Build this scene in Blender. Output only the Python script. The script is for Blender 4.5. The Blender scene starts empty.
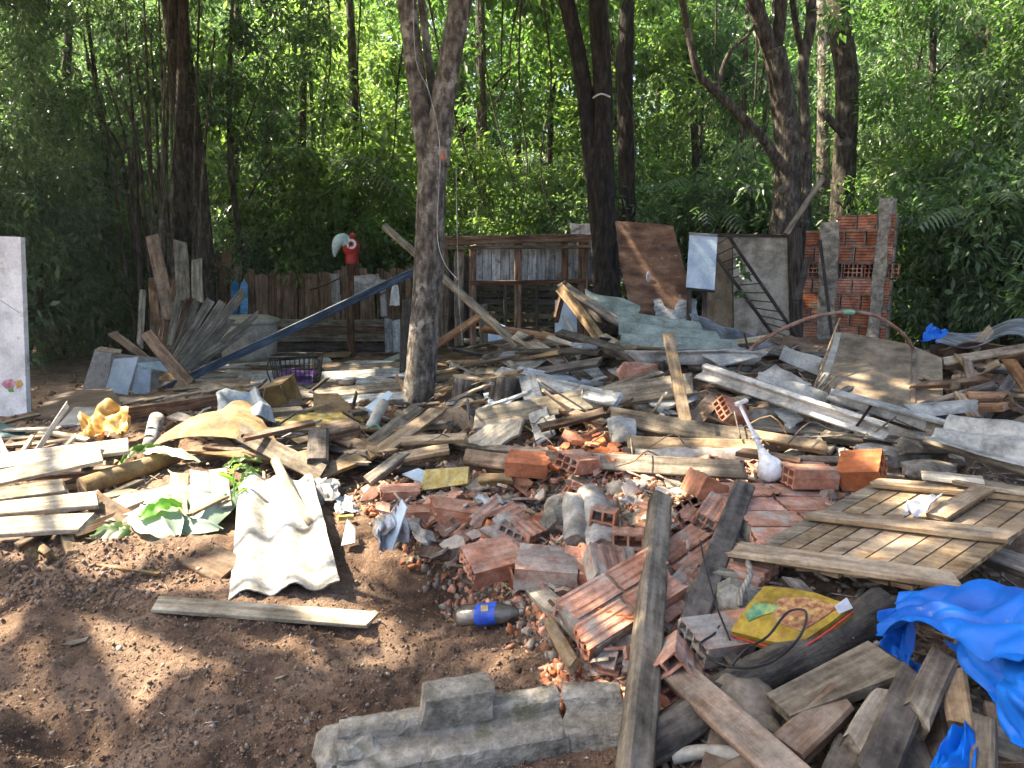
import bpy, bmesh, math, random
import numpy as np
from mathutils import Vector, Matrix, noise as mnoise
rnd = random.Random(7)
S = bpy.context.scene
C = S.collection
R = math.radians

# ------------------------------------------------------------------ camera
CAMZ, PITCH, F = 1.6, R(9.6), 730.0
cam = bpy.data.cameras.new('camera'); camo = bpy.data.objects.new('camera', cam); C.objects.link(camo)
camo.location = (0, 0, CAMZ); camo.rotation_euler = (R(90) - PITCH, 0, 0)
cam.sensor_width = 36; cam.lens = 36 * F / 1024; cam.clip_start = .05; cam.clip_end = 2000
S.camera = camo
# ------------------------------------------------------------------ sky, sun, exposure
SUN = Vector((-.60, .16, .80)).normalized()            # towards the sun
w = bpy.data.worlds.new('World'); S.world = w; w.use_nodes = True
nt = w.node_tree; nt.nodes.clear()
sky = nt.nodes.new('ShaderNodeTexSky'); sky.sky_type = 'NISHITA'; sky.sun_disc = False
sky.sun_elevation = math.asin(SUN.z); sky.sun_rotation = math.atan2(SUN.x, SUN.y)
sky.air_density = .8; sky.dust_density = 5; sky.ozone_density = .4
bg = nt.nodes.new('ShaderNodeBackground'); bg.inputs[1].default_value = .12
wo = nt.nodes.new('ShaderNodeOutputWorld')
nt.links.new(sky.outputs[0], bg.inputs[0]); nt.links.new(bg.outputs[0], wo.inputs[0])
sl = bpy.data.lights.new('sun', 'SUN'); sl.energy = 5; sl.angle = R(.55); sl.color = (1, .86, .66)
so = bpy.data.objects.new('sun', sl); C.objects.link(so); so.location = SUN * 60
so.rotation_euler = SUN.to_track_quat('Z', 'Y').to_euler()
vs = S.view_settings; vs.view_transform = 'Standard'; vs.look = 'None'; vs.gamma = 1; vs.exposure = 2.5
S.cycles.max_bounces = 7; S.cycles.diffuse_bounces = 4; S.cycles.transmission_bounces = 5
S.cycles.sample_clamp_indirect = 6

# ------------------------------------------------------------------ heap height, pixels to places
XS = np.array([-60, -6, -4, -2.5, -1.5, -.8, -.2, .4, 1.2, 2.2, 3.5, 5, 7, 60.])
YS = np.array([-60, 1.5, 2.2, 3, 4, 5, 6, 7, 8, 9.5, 11, 13, 200.])
HT = np.array([
 [0]*14,
 [0, 0, 0, 0, 0, 0, 0, .05, .15, .25, .3, .3, .3, 0],
 [0, 0, 0, 0, 0, 0, 0, .05, .18, .28, .32, .3, .3, 0],
 [0, 0, 0, 0, 0, 0, .01, .15, .28, .34, .38, .4, .4, 0],
 [0, 0, 0, .03, .03, .02, .1, .30, .40, .45, .5, .5, .4, 0],
 [0, .1, .12, .15, .13, .12, .25, .42, .52, .55, .55, .5, .4, 0],
 [0, .12, .18, .22, .22, .2, .38, .57, .67, .67, .64, .54, .4, 0],
 [0, .1, .15, .2, .2, .22, .46, .65, .76, .76, .73, .58, .4, 0],
 [0, .08, .1, .15, .15, .22, .46, .64, .74, .78, .74, .58, .35, 0],
 [0, 0, .05, .08, .1, .16, .34, .42, .46, .5, .5, .4, .25, 0],
 [0, 0, 0, 0, 0, .05, .1, .1, .1, .15, .15, .1, .1, 0],
 [0]*14, [0]*14])
def H(x, y):
    x = np.asarray(x, float); y = np.asarray(y, float)
    i = np.clip(np.searchsorted(XS, x) - 1, 0, len(XS) - 2); j = np.clip(np.searchsorted(YS, y) - 1, 0, len(YS) - 2)
    u = np.clip((x - XS[i]) / (XS[i+1] - XS[i]), 0, 1); v = np.clip((y - YS[j]) / (YS[j+1] - YS[j]), 0, 1)
    return (HT[j, i]*(1-u) + HT[j, i+1]*u)*(1-v) + (HT[j+1, i]*(1-u) + HT[j+1, i+1]*u)*v
from bisect import bisect_left
XL, YL, HL = XS.tolist(), YS.tolist(), HT.tolist()
def h(x, y):
    i = min(max(bisect_left(XL, x) - 1, 0), len(XL) - 2); j = min(max(bisect_left(YL, y) - 1, 0), len(YL) - 2)
    u = min(max((x - XL[i])/(XL[i+1] - XL[i]), 0), 1); v = min(max((y - YL[j])/(YL[j+1] - YL[j]), 0), 1)
    return (HL[j][i]*(1-u) + HL[j][i+1]*u)*(1-v) + (HL[j+1][i]*(1-u) + HL[j+1][i+1]*u)*v
cp, sp = math.cos(PITCH), math.sin(PITCH)
def ray(px, py):
    a, b = (px - 512) / F, (384 - py) / F
    return Vector((a, cp + b*sp, -sp + b*cp))
def g(px, py, dz=0.):                       # the point dz above the heap seen at a pixel
    r = ray(px, py); t = .8; st = .3
    while t < 60:
        if CAMZ + r.z*t <= h(r.x*t, r.y*t) + dz:
            if st < .004: break
            t -= st; st *= .25
        t += st
    return Vector((0, 0, CAMZ)) + r*t
def d(px, py, Y):                           # the point at depth Y seen at a pixel
    r = ray(px, py); return Vector((0, 0, CAMZ)) + r*(Y / r.y)
def pix(p):
    y, z = p[1], p[2] - CAMZ
    de = y*cp - z*sp; up = y*sp + z*cp
    return 512 + F*p[0]/de, 384 - F*up/de
def inpoly(x, y, P):
    c = False; j = len(P) - 1
    for i in range(len(P)):
        if (P[i][1] > y) != (P[j][1] > y) and x < (P[j][0]-P[i][0])*(y-P[i][1])/(P[j][1]-P[i][1]) + P[i][0]: c = not c
        j = i
    return c
def rpoly(P):
    xs = [p[0] for p in P]; ys = [p[1] for p in P]
    while True:
        x, y = rnd.uniform(min(xs), max(xs)), rnd.uniform(min(ys), max(ys))
        if inpoly(x, y, P): return x, y
def n3(x, y, z): return mnoise.noise((x, y, z))
def fbm2(X, Y, sc, oct=4, seed=0):
    rs = np.random.RandomState(seed); out = np.zeros_like(X); amp = 1.; tot = 0
    for o in range(oct):
        T = rs.rand(257, 257); a, b = X*sc, Y*sc
        i, j = np.floor(a).astype(int), np.floor(b).astype(int); u, v = a - i, b - j
        u = u*u*(3-2*u); v = v*v*(3-2*v); i %= 256; j %= 256
        out += amp*((T[i, j]*(1-u) + T[i+1, j]*u)*(1-v) + (T[i, j+1]*(1-u) + T[i+1, j+1]*u)*v - .5)
        tot += amp; amp *= .5; sc *= 2.03
    return out/tot*2

# ------------------------------------------------------------------ materials
M = {}
def mat(name, ramp, scale=4, stretch=(1, 1, 1), rough=.8, bump=.3, bscale=30, bstretch=None, rand=.25, spots=None, dust=None,
        wave=None, trans=None, grime=.45, bdist=.01, spec=.3, detail=6, metal=0, island=0, sheen=None):
    m = bpy.data.materials.new(name); m.use_nodes = True; M[name] = m
    t = m.node_tree; N = t.nodes; L = t.links; p = N['Principled BSDF']
    tc = N.new('ShaderNodeTexCoord'); oi = N.new('ShaderNodeObjectInfo')
    off = N.new('ShaderNodeVectorMath'); off.operation = 'SCALE'; off.inputs[0].default_value = (37, 23, 51); L.new(oi.outputs['Random'], off.inputs['Scale'])
    ad = N.new('ShaderNodeVectorMath'); ad.operation = 'ADD'; L.new(tc.outputs['Object'], ad.inputs[0]); L.new(off.outputs[0], ad.inputs[1])
    def mapped(st):
        v = N.new('ShaderNodeVectorMath'); v.operation = 'MULTIPLY'; L.new(ad.outputs[0], v.inputs[0]); v.inputs[1].default_value = st; return v.outputs[0]
    def nz(vec, sc, det=detail, rg=.6):
        n = N.new('ShaderNodeTexNoise'); L.new(vec, n.inputs['Vector']); n.inputs['Scale'].default_value = sc; n.inputs['Detail'].default_value = det; n.inputs['Roughness'].default_value = rg; return n.outputs[0]
    def mixc(fac, a, b, mode='MIX'):
        x = N.new('ShaderNodeMix'); x.data_type = 'RGBA'; x.blend_type = mode
        for s, v in ((0, fac), (6, a), (7, b)):
            if isinstance(v, (int, float)): x.inputs[s].default_value = v
            elif isinstance(v, tuple): x.inputs[s].default_value = (*v, 1)
            else: L.new(v, x.inputs[s])
        return x.outputs[2]
    def rampn(fac, stops):
        r = N.new('ShaderNodeValToRGB'); L.new(fac, r.inputs[0]); e = r.color_ramp.elements
        while len(e) < len(stops): e.new(.5)
        for q, (ps, c) in zip(e, stops): q.position = ps; q.color = (*c, 1) if isinstance(c, tuple) else (c, c, c, 1)
        return r.outputs[0]
    base = nz(mapped(stretch), scale)
    k = len(ramp); stops = [(.37 + .26*i/max(1, k-1), c) for i, c in enumerate(ramp)]
    col = rampn(base, stops)
    if spots:
        c, th, sc = spots; f = rampn(nz(mapped((1, 1, 1)), sc, 8), [(th, 0.), (min(1, th+.07), 1.)]); col = mixc(f, col, c)
    if dust:
        c, am = dust[:2]; ge = N.new('ShaderNodeNewGeometry'); se = N.new('ShaderNodeSeparateXYZ'); L.new(ge.outputs['Normal'], se.inputs[0])
        mu = N.new('ShaderNodeMath'); mu.operation = 'MULTIPLY'; L.new(se.outputs[2], mu.inputs[0]); L.new(rampn(nz(mapped((1, 1, 1)), 9, 8), [(.35, 0.), (.65, am)]), mu.inputs[1]); mu.use_clamp = True
        col = mixc(mu.outputs[0], col, c)
    if grime and not island:
        col = mixc(1., col, rampn(nz(mapped((1, 1, 1)), 5, 9, .7), [(.36, 1-grime), (.56, 1.), (.7, 1 + .12*grime)]), 'MULTIPLY')
        col = mixc(1., col, rampn(nz(mapped((1, 1, 1)), 46, 3, .6), [(.36, 1-grime*.5), (.6, 1.)]), 'MULTIPLY')
    hsv = N.new('ShaderNodeHueSaturation'); L.new(col, hsv.inputs['Color'])
    rs = oi.outputs['Random']
    if island: ge2 = N.new('ShaderNodeNewGeometry'); rs = ge2.outputs['Random Per Island']
    mr = N.new('ShaderNodeMapRange'); L.new(rs, mr.inputs[0]); mr.inputs[3].default_value = 1 - rand; mr.inputs[4].default_value = 1 + rand; L.new(mr.outputs[0], hsv.inputs['Value'])
    m2 = N.new('ShaderNodeMath'); m2.operation = 'MULTIPLY_ADD'; L.new(rs, m2.inputs[0]); m2.inputs[1].default_value = -.9*rand; m2.inputs[2].default_value = 1 + .45*rand; L.new(m2.outputs[0], hsv.inputs['Saturation'])
    col = hsv.outputs[0]
    L.new(col, p.inputs['Base Color']); p.inputs['Roughness'].default_value = rough; p.inputs['Specular IOR Level'].default_value = spec; p.inputs['Metallic'].default_value = metal
    if bump:
        b = N.new('ShaderNodeBump'); b.inputs['Strength'].default_value = bump; b.inputs['Distance'].default_value = bdist
        L.new(nz(mapped(bstretch or stretch), bscale, 8, .65), b.inputs['Height']); last = b
        if wave:
            wv = N.new('ShaderNodeTexWave'); wv.bands_direction = wave[0]; wv.inputs['Scale'].default_value = wave[1]; wv.inputs['Distortion'].default_value = wave[3] if len(wave) > 3 else .15
            L.new(tc.outputs['Object'], wv.inputs['Vector']); b2 = N.new('ShaderNodeBump'); b2.inputs['Strength'].default_value = wave[2]; b2.inputs['Distance'].default_value = .012
            L.new(rampn(wv.outputs[0], [(.0, 0.), (.25, 1.)]), b2.inputs['Height']); L.new(b.outputs[0], b2.inputs['Normal']); last = b2
            if len(wave) > 4: L.new(mixc(1., col, rampn(wv.outputs[0], [(.05, wave[4]), (.3, 1.)]), 'MULTIPLY'), p.inputs['Base Color'])  # groove shade painted into the base colour
        L.new(last.outputs[0], p.inputs['Normal'])
    if trans:
        c, f = trans; tr = N.new('ShaderNodeBsdfTranslucent'); hs2 = N.new('ShaderNodeHueSaturation'); hs2.inputs['Color'].default_value = (*c, 1); L.new(mr.outputs[0], hs2.inputs['Value']); L.new(hs2.outputs[0], tr.inputs[0])
        mx = N.new('ShaderNodeMixShader'); mx.inputs[0].default_value = f; L.new(p.outputs[0], mx.inputs[1]); L.new(tr.outputs[0], mx.inputs[2])
        L.new(mx.outputs[0], N['Material Output'].inputs[0])
    return m
DU = (.34, .30, .25)
WS = (.9, 9, 9)
def wood(name, a, b, c, dust=.5, bump=.5, rand=.3, **k):
    mat(name, [a, b, c], 3.2, WS, .85, bump, 9, (.8, 14, 14), rand, dust=(DU, dust), spec=.2, **k)
wood('wood_grey', (.064, .051, .036), (.15, .123, .088), (.268, .228, .172))
wood('wood_tan', (.14, .085, .04), (.275, .185, .095), (.39, .285, .165))
wood('wood_pale', (.25, .21, .15), (.44, .385, .29), (.57, .515, .415), .25)
wood('wood_brown', (.06, .035, .02), (.135, .08, .048), (.23, .15, .095))
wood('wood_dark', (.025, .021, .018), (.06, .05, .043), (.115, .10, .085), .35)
wood('wood_orange', (.14, .065, .025), (.30, .15, .065), (.42, .24, .12), .3)
wood('wood_white', (.26, .25, .235), (.42, .41, .385), (.55, .54, .515), .3, spots=((.22, .18, .14), .58, 6))
wood('wood_bluewhite', (.21, .23, .24), (.34, .37, .385), (.47, .50, .51), .3, spots=((.2, .17, .14), .57, 9))
wood('paint_blue', (.03, .05, .075), (.05, .088, .13), (.085, .13, .18), .5, spots=((.14, .12, .10), .62, 12))
wood('picket_blue', (.06, .22, .42), (.08, .30, .55), (.12, .36, .6), .1)
mat('plywood', [(.075, .038, .023), (.15, .075, .041), (.22, .128, .08)], 3, (1, 3, 1), .8, .3, 20, (1, 5, 1), .1, spots=((.38, .33, .26), .64, 9), dust=(DU, .2))
mat('plywood_grey', [(.25, .225, .17), (.34, .31, .245), (.42, .385, .315)], 2.5, (1, 1, 1), .85, .2, 30, None, .1, spots=((.14, .115, .085), .66, 6))
mat('plywood_tan', [(.15, .105, .062), (.235, .172, .105), (.30, .235, .155)], 3, (2.2, 1, 1), .85, .25, 30, None, .1, spots=((.10, .07, .045), .63, 4), dust=(DU, .3))
mat('cardboard', [(.16, .09, .03), (.26, .155, .05), (.34, .225, .09)], 4, (1, 2, 1), .8, .4, 30, rand=.1, dust=(DU, .35), spots=((.14, .08, .035), .62, 8))
wood('wood_slab', (.11, .097, .078), (.22, .197, .16), (.34, .31, .262), .3)
wood('wood_fence', (.10, .062, .037), (.20, .13, .082), (.30, .215, .145), .3)
mat('fibro', [(.24, .25, .24), (.355, .365, .35), (.45, .455, .43)], 5, (1, 1, 1), .85, .25, 60, rand=.1, spots=((.25, .24, .21), .62, 5), dust=(DU, .25))
mat('fibro_white', [(.40, .385, .34), (.52, .505, .46), (.60, .585, .545)], 5, (1, 1, 1), .8, .25, 60, rand=.05, spots=((.33, .28, .21), .59, 8))
mat('fibro_green', [(.17, .205, .18), (.26, .305, .27), (.34, .385, .345)], 4, (1, 1, 1), .85, .25, 60, rand=.1, spots=((.22, .24, .2), .62, 8))
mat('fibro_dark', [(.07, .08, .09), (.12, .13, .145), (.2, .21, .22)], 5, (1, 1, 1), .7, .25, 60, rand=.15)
mat('clay', [(.31, .125, .07), (.48, .205, .12), (.55, .29, .19)], 7, (1, 1, 1), .9, .35, 70, rand=.22, spots=((.42, .37, .31), .60, 7), dust=((.44, .37, .31), .55), bdist=.015)
mat('clay_dusty', [(.30, .15, .10), (.40, .25, .185), (.43, .345, .28)], 5, (1, 1, 1), .95, .6, 60, rand=.15, spots=((.36, .33, .285), .52, 6), dust=((.36, .33, .29), .7), bdist=.015)
mat('clay_plain', [(.30, .13, .08), (.46, .21, .135), (.53, .30, .21)], 8, (1, 1, 1), .9, .4, 80, rand=.25, spots=((.42, .36, .30), .61, 9), dust=((.44, .37, .31), .5))
mat('clay_bright', [(.42, .14, .06), (.52, .18, .08), (.58, .24, .12)], 8, (1, 1, 1), .9, .4, 80, rand=.2, spots=((.45, .36, .28), .68, 9))
mat('clay_wall', [(.31, .115, .062), (.49, .185, .105), (.55, .27, .17)], 9, (1, 1, 1), .9, .35, 70, rand=.3, spots=((.25, .215, .185), .57, 7), wave=('Z', 8.5, 1.0, .1, .55))
mat('mortar', [(.155, .135, .108), (.25, .22, .178), (.35, .312, .26)], 14, (1, 1, 1), .95, .7, 60, rand=.12)
mat('concrete', [(.20, .182, .142), (.32, .295, .24), (.45, .42, .355)], 14, (1, 1, 1), .95, 1.0, 60, bdist=.02, rand=.12, spots=((.16, .15, .09), .60, 5), dust=(DU, .3))
mat('plaster', [(.25, .235, .205), (.36, .34, .305), (.47, .45, .41)], 8, (1, 1, 1), .9, .4, 60, rand=.1, spots=((.3, .26, .21), .62, 9))
mat('soil', [(.11, .067, .043), (.195, .125, .082), (.27, .185, .128)], 2.6, (1, 1, 1), .97, 1.0, 42, rand=0, spots=((.32, .225, .16), .62, 30), detail=12, bdist=.03)
mat('clod', [(.095, .06, .041), (.165, .108, .074), (.235, .163, .117)], 20, (1, 1, 1), .97, .6, 90, rand=.4, island=1)
mat('grit', [(.14, .115, .09), (.21, .178, .145), (.30, .265, .225)], 20, (1, 1, 1), .95, .6, 90, rand=.4, island=1)
mat('chips', [(.32, .12, .065), (.42, .19, .11), (.46, .30, .21)], 30, (1, 1, 1), .95, .4, 90, rand=.4, island=1)
mat('splinter', [(.14, .10, .065), (.26, .20, .14), (.40, .33, .24)], 20, (1, 1, 1), .9, .3, 60, rand=.5, island=1)
mat('bark_grey', [(.075, .062, .048), (.18, .155, .124), (.31, .28, .232)], 22, (1, 1, .45), .95, 1.0, 26, (1, 1, .4), .05, spots=((.42, .40, .35), .56, 5), bdist=.06)
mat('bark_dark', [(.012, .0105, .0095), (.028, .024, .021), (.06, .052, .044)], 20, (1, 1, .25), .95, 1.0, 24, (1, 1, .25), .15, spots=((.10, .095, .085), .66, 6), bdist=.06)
mat('bark_mid', [(.032, .028, .021), (.075, .064, .05), (.15, .133, .105)], 20, (1, 1, .3), .95, 1.0, 22, (1, 1, .3), .25, spots=((.2, .19, .16), .60, 4), bdist=.06)
mat('log_bark', [(.025, .021, .018), (.075, .065, .054), (.15, .135, .115)], 24, (.2, 1, 1), .95, 1.0, 16, (.2, 1, 1), .2, dust=(DU, .35), bdist=.05)
mat('log_end', [(.30, .21, .13), (.42, .31, .2), (.5, .39, .27)], 12, (1, 1, 1), .9, .4, 40, rand=.1)
mat('white_paint', [(.58, .59, .6), (.66, .67, .68), (.70, .71, .72)], 3, (1, 1, 1), .45, .08, 30, rand=.03, grime=.3, spots=((.36, .32, .26), .64, 6))
mat('laminate_blue', [(.34, .45, .56), (.43, .54, .64), (.50, .60, .69)], 3, (1, 1, 1), .4, .08, 20, rand=.05, grime=.25)
mat('grey_panel', [(.22, .225, .22), (.29, .295, .29), (.35, .355, .35)], 3, (1, 1, 1), .6, .1, 20, rand=.1)
mat('brown_panel', [(.05, .033, .022), (.085, .058, .04), (.13, .095, .07)], 3, (1, 1, 1), .6, .15, 20, rand=.1)
mat('cream_plastic', [(.36, .33, .275), (.44, .41, .345), (.50, .47, .41)], 2, (1, 1, 1), .5, .1, 20, rand=.05)
mat('tarp_blue', [(.002, .085, .40), (.003, .12, .52), (.005, .14, .57)], 3, (1, 1, 1), .5, .2, 60, rand=.03, grime=.15, spots=((.16, .22, .30), .66, 14), spec=.25)
mat('teal_sheet', [(.02, .06, .07), (.04, .1, .11), (.07, .14, .14)], 4, (1, 1, 1), .6, .2, 30, rand=.1)
mat('purple', [(.055, .025, .11), (.085, .04, .17), (.11, .06, .21)], 4, (1, 1, 1), .4, .1, 30, rand=.1)
mat('black_plastic', [(.012, .012, .013), (.02, .02, .021), (.035, .035, .035)], 5, (1, 1, 1), .5, .1, 30, rand=.1)
mat('iron', [(.018, .017, .016), (.035, .03, .027), (.07, .05, .035)], 9, (1, 1, 1), .75, .3, 60, rand=.1)
mat('rust_pipe', [(.12, .055, .035), (.24, .125, .085), (.34, .2, .15)], 9, (1, 1, 1), .7, .3, 60, rand=.1)
mat('white_plastic', [(.66, .66, .65), (.74, .74, .73), (.78, .78, .77)], 6, (1, 1, 1), .4, .1, 40, rand=.04, spots=((.45, .42, .37), .72, 9))
mat('paper_white', [(.45, .46, .48), (.55, .56, .58), (.62, .63, .64)], 9, (1, 1, 1), .7, .4, 20, rand=.05, spots=((.35, .30, .24), .68, 11))
mat('bag_blue', [(.24, .28, .31), (.36, .41, .44), (.47, .52, .55)], 12, (1, 1, 1), .35, .5, 30, rand=.1, spots=((.32, .26, .2), .60, 9), spec=.5)
mat('bag_yellow', [(.52, .27, .05), (.68, .40, .09), (.74, .52, .2)], 14, (1, 1, 1), .5, .4, 25, rand=.05, spots=((.34, .13, .06), .58, 10), trans=((.7, .4, .08), .25))
mat('yellow_cloth', [(.36, .26, .05), (.5, .38, .11), (.55, .46, .22)], 12, (1, 1, 1), .8, .4, 40, rand=.1, spots=((.16, .22, .04), .64, 8))
mat('cloth_grey', [(.26, .25, .23), (.42, .41, .39), (.54, .53, .51)], 9, (1, 1, 1), .9, .4, 60, rand=.1, spots=((.16, .13, .1), .62, 12))
mat('sack', [(.10, .08, .06), (.17, .14, .105), (.24, .2, .155)], 6, (1, 1, 1), .9, .4, 70, rand=.1)
mat('red_paint', [(.35, .02, .02), (.45, .03, .03), (.5, .05, .04)], 6, (1, 1, 1), .4, .1, 30, rand=.02, spots=((.5, .3, .28), .7, 14))
mat('beak_blue', [(.42, .58, .58), (.52, .68, .66), (.6, .74, .7)], 4, (1, 1, 1), .4, .1, 30, rand=.02)
mat('bottle_clear', [(.07, .062, .052), (.12, .108, .09), (.19, .172, .145)], 9, (1, 1, 1), .18, .3, 20, rand=.02, spec=.7)
mat('label_blue', [(.015, .05, .36), (.02, .07, .46), (.03, .1, .5)], 6, (1, 1, 1), .4, .1, 30, rand=.02)
mat('green_tape', [(.15, .34, .22), (.22, .42, .28), (.3, .48, .35)], 6, (1, 1, 1), .5, .1, 30, rand=.02)
mat('print_yellow', [(.26, .16, .02), (.36, .26, .035), (.33, .2, .05)], 14, (1, 1, 1), .5, .2, 60, rand=0, spots=((.30, .14, .05), .58, 22))
mat('print_red', [(.26, .08, .05), (.34, .17, .09), (.44, .32, .10)], 40, (1, 1, 1), .5, .2, 60, rand=0)
mat('print_green', [(.03, .16, .11), (.08, .25, .16), (.3, .36, .12)], 16, (1, 1, 1), .5, .2, 60, rand=0)
mat('hose', [(.26, .23, .19), (.36, .33, .28), (.42, .39, .34)], 6, (1, 1, 1), .6, .2, 40, rand=.05, wave=('X', 22, .9))
mat('pinkflower', [(.42, .14, .22), (.5, .2, .28), (.52, .3, .34)], 20, (1, 1, 1), .6, 0, 30, rand=0)
def leafmat(n, a, b, t, f, rough=.45): mat(n, [a, b], 1.2, (1, 1, 1), rough, 0, 30, rand=.42, trans=(t, f), spec=.5, detail=2, island=1)
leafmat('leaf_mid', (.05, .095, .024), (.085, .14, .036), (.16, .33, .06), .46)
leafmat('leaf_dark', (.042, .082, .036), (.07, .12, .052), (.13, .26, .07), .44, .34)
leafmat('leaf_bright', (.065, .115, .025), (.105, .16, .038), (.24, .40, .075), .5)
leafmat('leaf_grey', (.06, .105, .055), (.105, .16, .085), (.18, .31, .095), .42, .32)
leafmat('banana_leaf', (.16, .24, .17), (.30, .38, .30), (.2, .32, .08), .25, .4)
leafmat('leaf_fresh', (.10, .28, .03), (.16, .36, .05), (.3, .55, .06), .4, .4)
leafmat('leaf_litter', (.10, .065, .035), (.20, .14, .08), (.2, .14, .08), .1, .8)

# ------------------------------------------------------------------ object helpers
def tag(o, label=None, cat=None, group=None, kind=None):
    for k, v in (('label', label), ('category', cat), ('group', group), ('kind', kind)):
        if v: o[k] = v
    return o
def me(name, V, Fc, m, smooth=False):
    x = bpy.data.meshes.new(name); x.from_pydata([tuple(v) for v in V], [], Fc)
    for q in (m if isinstance(m, (list, tuple)) else [m]): x.materials.append(M[q])
    if smooth: x.polygons.foreach_set('use_smooth', [True]*len(x.polygons))
    return x
def link(name, mesh, parent=None, mw=None):
    o = bpy.data.objects.new(name, mesh); C.objects.link(o)
    mw = mw or Matrix()
    if parent:
        o.parent = parent
        o.matrix_basis = (wm(parent)).inverted() @ mw
    else: o.matrix_basis = mw
    return o
def wm(o): return (wm(o.parent) @ o.matrix_basis) if o.parent else o.matrix_basis.copy()
def thing(name, label, cat, loc=(0, 0, 0), group=None):
    o = bpy.data.objects.new(name, None); C.objects.link(o); o.empty_display_size = .1
    o.matrix_basis = Matrix.Translation(Vector(loc)); return tag(o, label, cat, group)
def basis(c, a, u, n): return Matrix(((a.x, u.x, n.x, c.x), (a.y, u.y, n.y, c.y), (a.z, u.z, n.z, c.z), (0, 0, 0, 1)))
def frame(A, B, roll=0):
    a = (B - A).normalized(); z = Vector((0, 0, 1))
    if abs(a.z) > .72:                          # a standing board turns its face to the yard
        if a.z < 0: a = -a
        v = (A + B)/2; v.z = 0; u = a.cross(v).normalized(); n = a.cross(u); r = R(roll)
        return a, u*math.cos(r) + n*math.sin(r), n*math.cos(r) - u*math.sin(r)
    u = z.cross(a)
    if u.length < 1e-3: u = Vector((0, 1, 0))
    u.normalize()
    mid = (A + B)/2
    if u.dot(Vector((mid.x, mid.y, 0))) < 0: u = -u
    n = a.cross(u)
    if n.z < 0: a = -a; n = -n
    r = R(roll); u, n = u*math.cos(r) + n*math.sin(r), n*math.cos(r) - u*math.sin(r)
    return a, u, n
def plank_mesh(L, w, t, seg=6, rough=.004, bow=.012, rag=.02, taper=0, seed=0):
    q = random.Random(seed); V = []; Fc = []; b = min(w, t)*.14
    sec = [(-w/2+b, -t/2), (w/2-b, -t/2), (w/2, -t/2+b), (w/2, t/2-b), (w/2-b, t/2), (-w/2+b, t/2), (-w/2, t/2-b), (-w/2, -t/2+b)]
    by, bz = q.uniform(-1, 1)*bow*L, q.uniform(-1, 1)*bow*L; k1, k2 = q.uniform(-1, 1), q.uniform(-1, 1); tw = q.uniform(-.05, .05)
    for i in range(seg+1):
        s = i/seg; x = (s-.5)*L; c = 4*s*(1-s); tp = 1 - taper*s; wf = 1 + q.uniform(-.5, .5)*rough*12
        for y, z in sec:
            e = 0
            if i in (0, seg): e = rag*((k1 if i == 0 else k2)*y/w*2 + q.uniform(-.6, .6)*.8)
            aa = tw*(s-.5)*2
            V.append((x + e, (y*wf*tp + c*by + z*aa), z + c*bz - y*aa + q.uniform(-1, 1)*rough*.4))
    for i in range(seg):
        for j in range(8):
            k = (j+1) % 8; Fc.append((i*8+j, i*8+k, (i+1)*8+k, (i+1)*8+j))
    Fc.append(tuple(range(7, -1, -1))); Fc.append(tuple(seg*8+j for j in range(8)))
    return V, Fc
PC = [0]
def plank(name, A, B, w, t, m, label=None, cat='plank', roll=0, group=None, parent=None, rag=.02, bow=.012, taper=0, rough=.004):
    A, B = Vector(A), Vector(B); L = (B-A).length; a, u, n = frame(A, B, roll); PC[0] += 1
    V, Fc = plank_mesh(L, w, t, max(3, min(9, int(L/.16))), rough, bow, rag, taper, PC[0])
    o = link(name, me(name, V, Fc, m), parent, basis((A+B)/2, a, u, n))
    if not parent: tag(o, label, cat, group)
    elif label: tag(o, label)
    return o
def tube_mesh(P, rad, seg=8, cap=True, jit=0, seed=0):
    q = random.Random(seed); V = []; Fc = []; n = len(P); P = [Vector(p) for p in P]
    rad = rad if isinstance(rad, (list, tuple)) else [rad]*n
    T = [(P[min(i+1, n-1)] - P[max(i-1, 0)]).normalized() for i in range(n)]
    u = T[0].orthogonal().normalized()
    for i in range(n):
        u = (u - T[i]*u.dot(T[i])).normalized(); v = T[i].cross(u)
        for j in range(seg):
            an = 2*math.pi*j/seg; rr = rad[i]*(1 + jit*q.uniform(-1, 1))
            V.append(P[i] + u*math.cos(an)*rr + v*math.sin(an)*rr)
    for i in range(n-1):
        for j in range(seg):
            k = (j+1) % seg; Fc.append((i*seg+j, i*seg+k, (i+1)*seg+k, (i+1)*seg+j))
    if cap: Fc.append(tuple(range(seg-1, -1, -1))); Fc.append(tuple((n-1)*seg+j for j in range(seg)))
    return V, Fc
def smooth_path(P, k=5):
    P = [Vector(p) for p in P]; out = []
    for i in range(len(P)-1):
        p0, p1, p2, p3 = P[max(i-1, 0)], P[i], P[i+1], P[min(i+2, len(P)-1)]
        for s in range(k):
            t = s/k; out.append(.5*((2*p1) + (p2-p0)*t + (2*p0-5*p1+4*p2-p3)*t*t + (3*p1-p0-3*p2+p3)*t**3))
    return out + [P[-1]]
def tube(name, P, rad, m, label=None, cat=None, seg=8, parent=None, group=None, k=5, jit=0):
    P = smooth_path(P, k) if k else [Vector(p) for p in P]
    if isinstance(rad, (list, tuple)): rr = np.interp(np.linspace(0, 1, len(P)), np.linspace(0, 1, len(rad)), rad).tolist()
    else: rr = rad
    c = sum(P, Vector())/len(P)
    V, Fc = tube_mesh([p - c for p in P], rr, seg, True, jit, len(P))
    o = link(name, me(name, V, Fc, m, True), parent, Matrix.Translation(c))
    return tag(o, label, cat, group)
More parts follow.
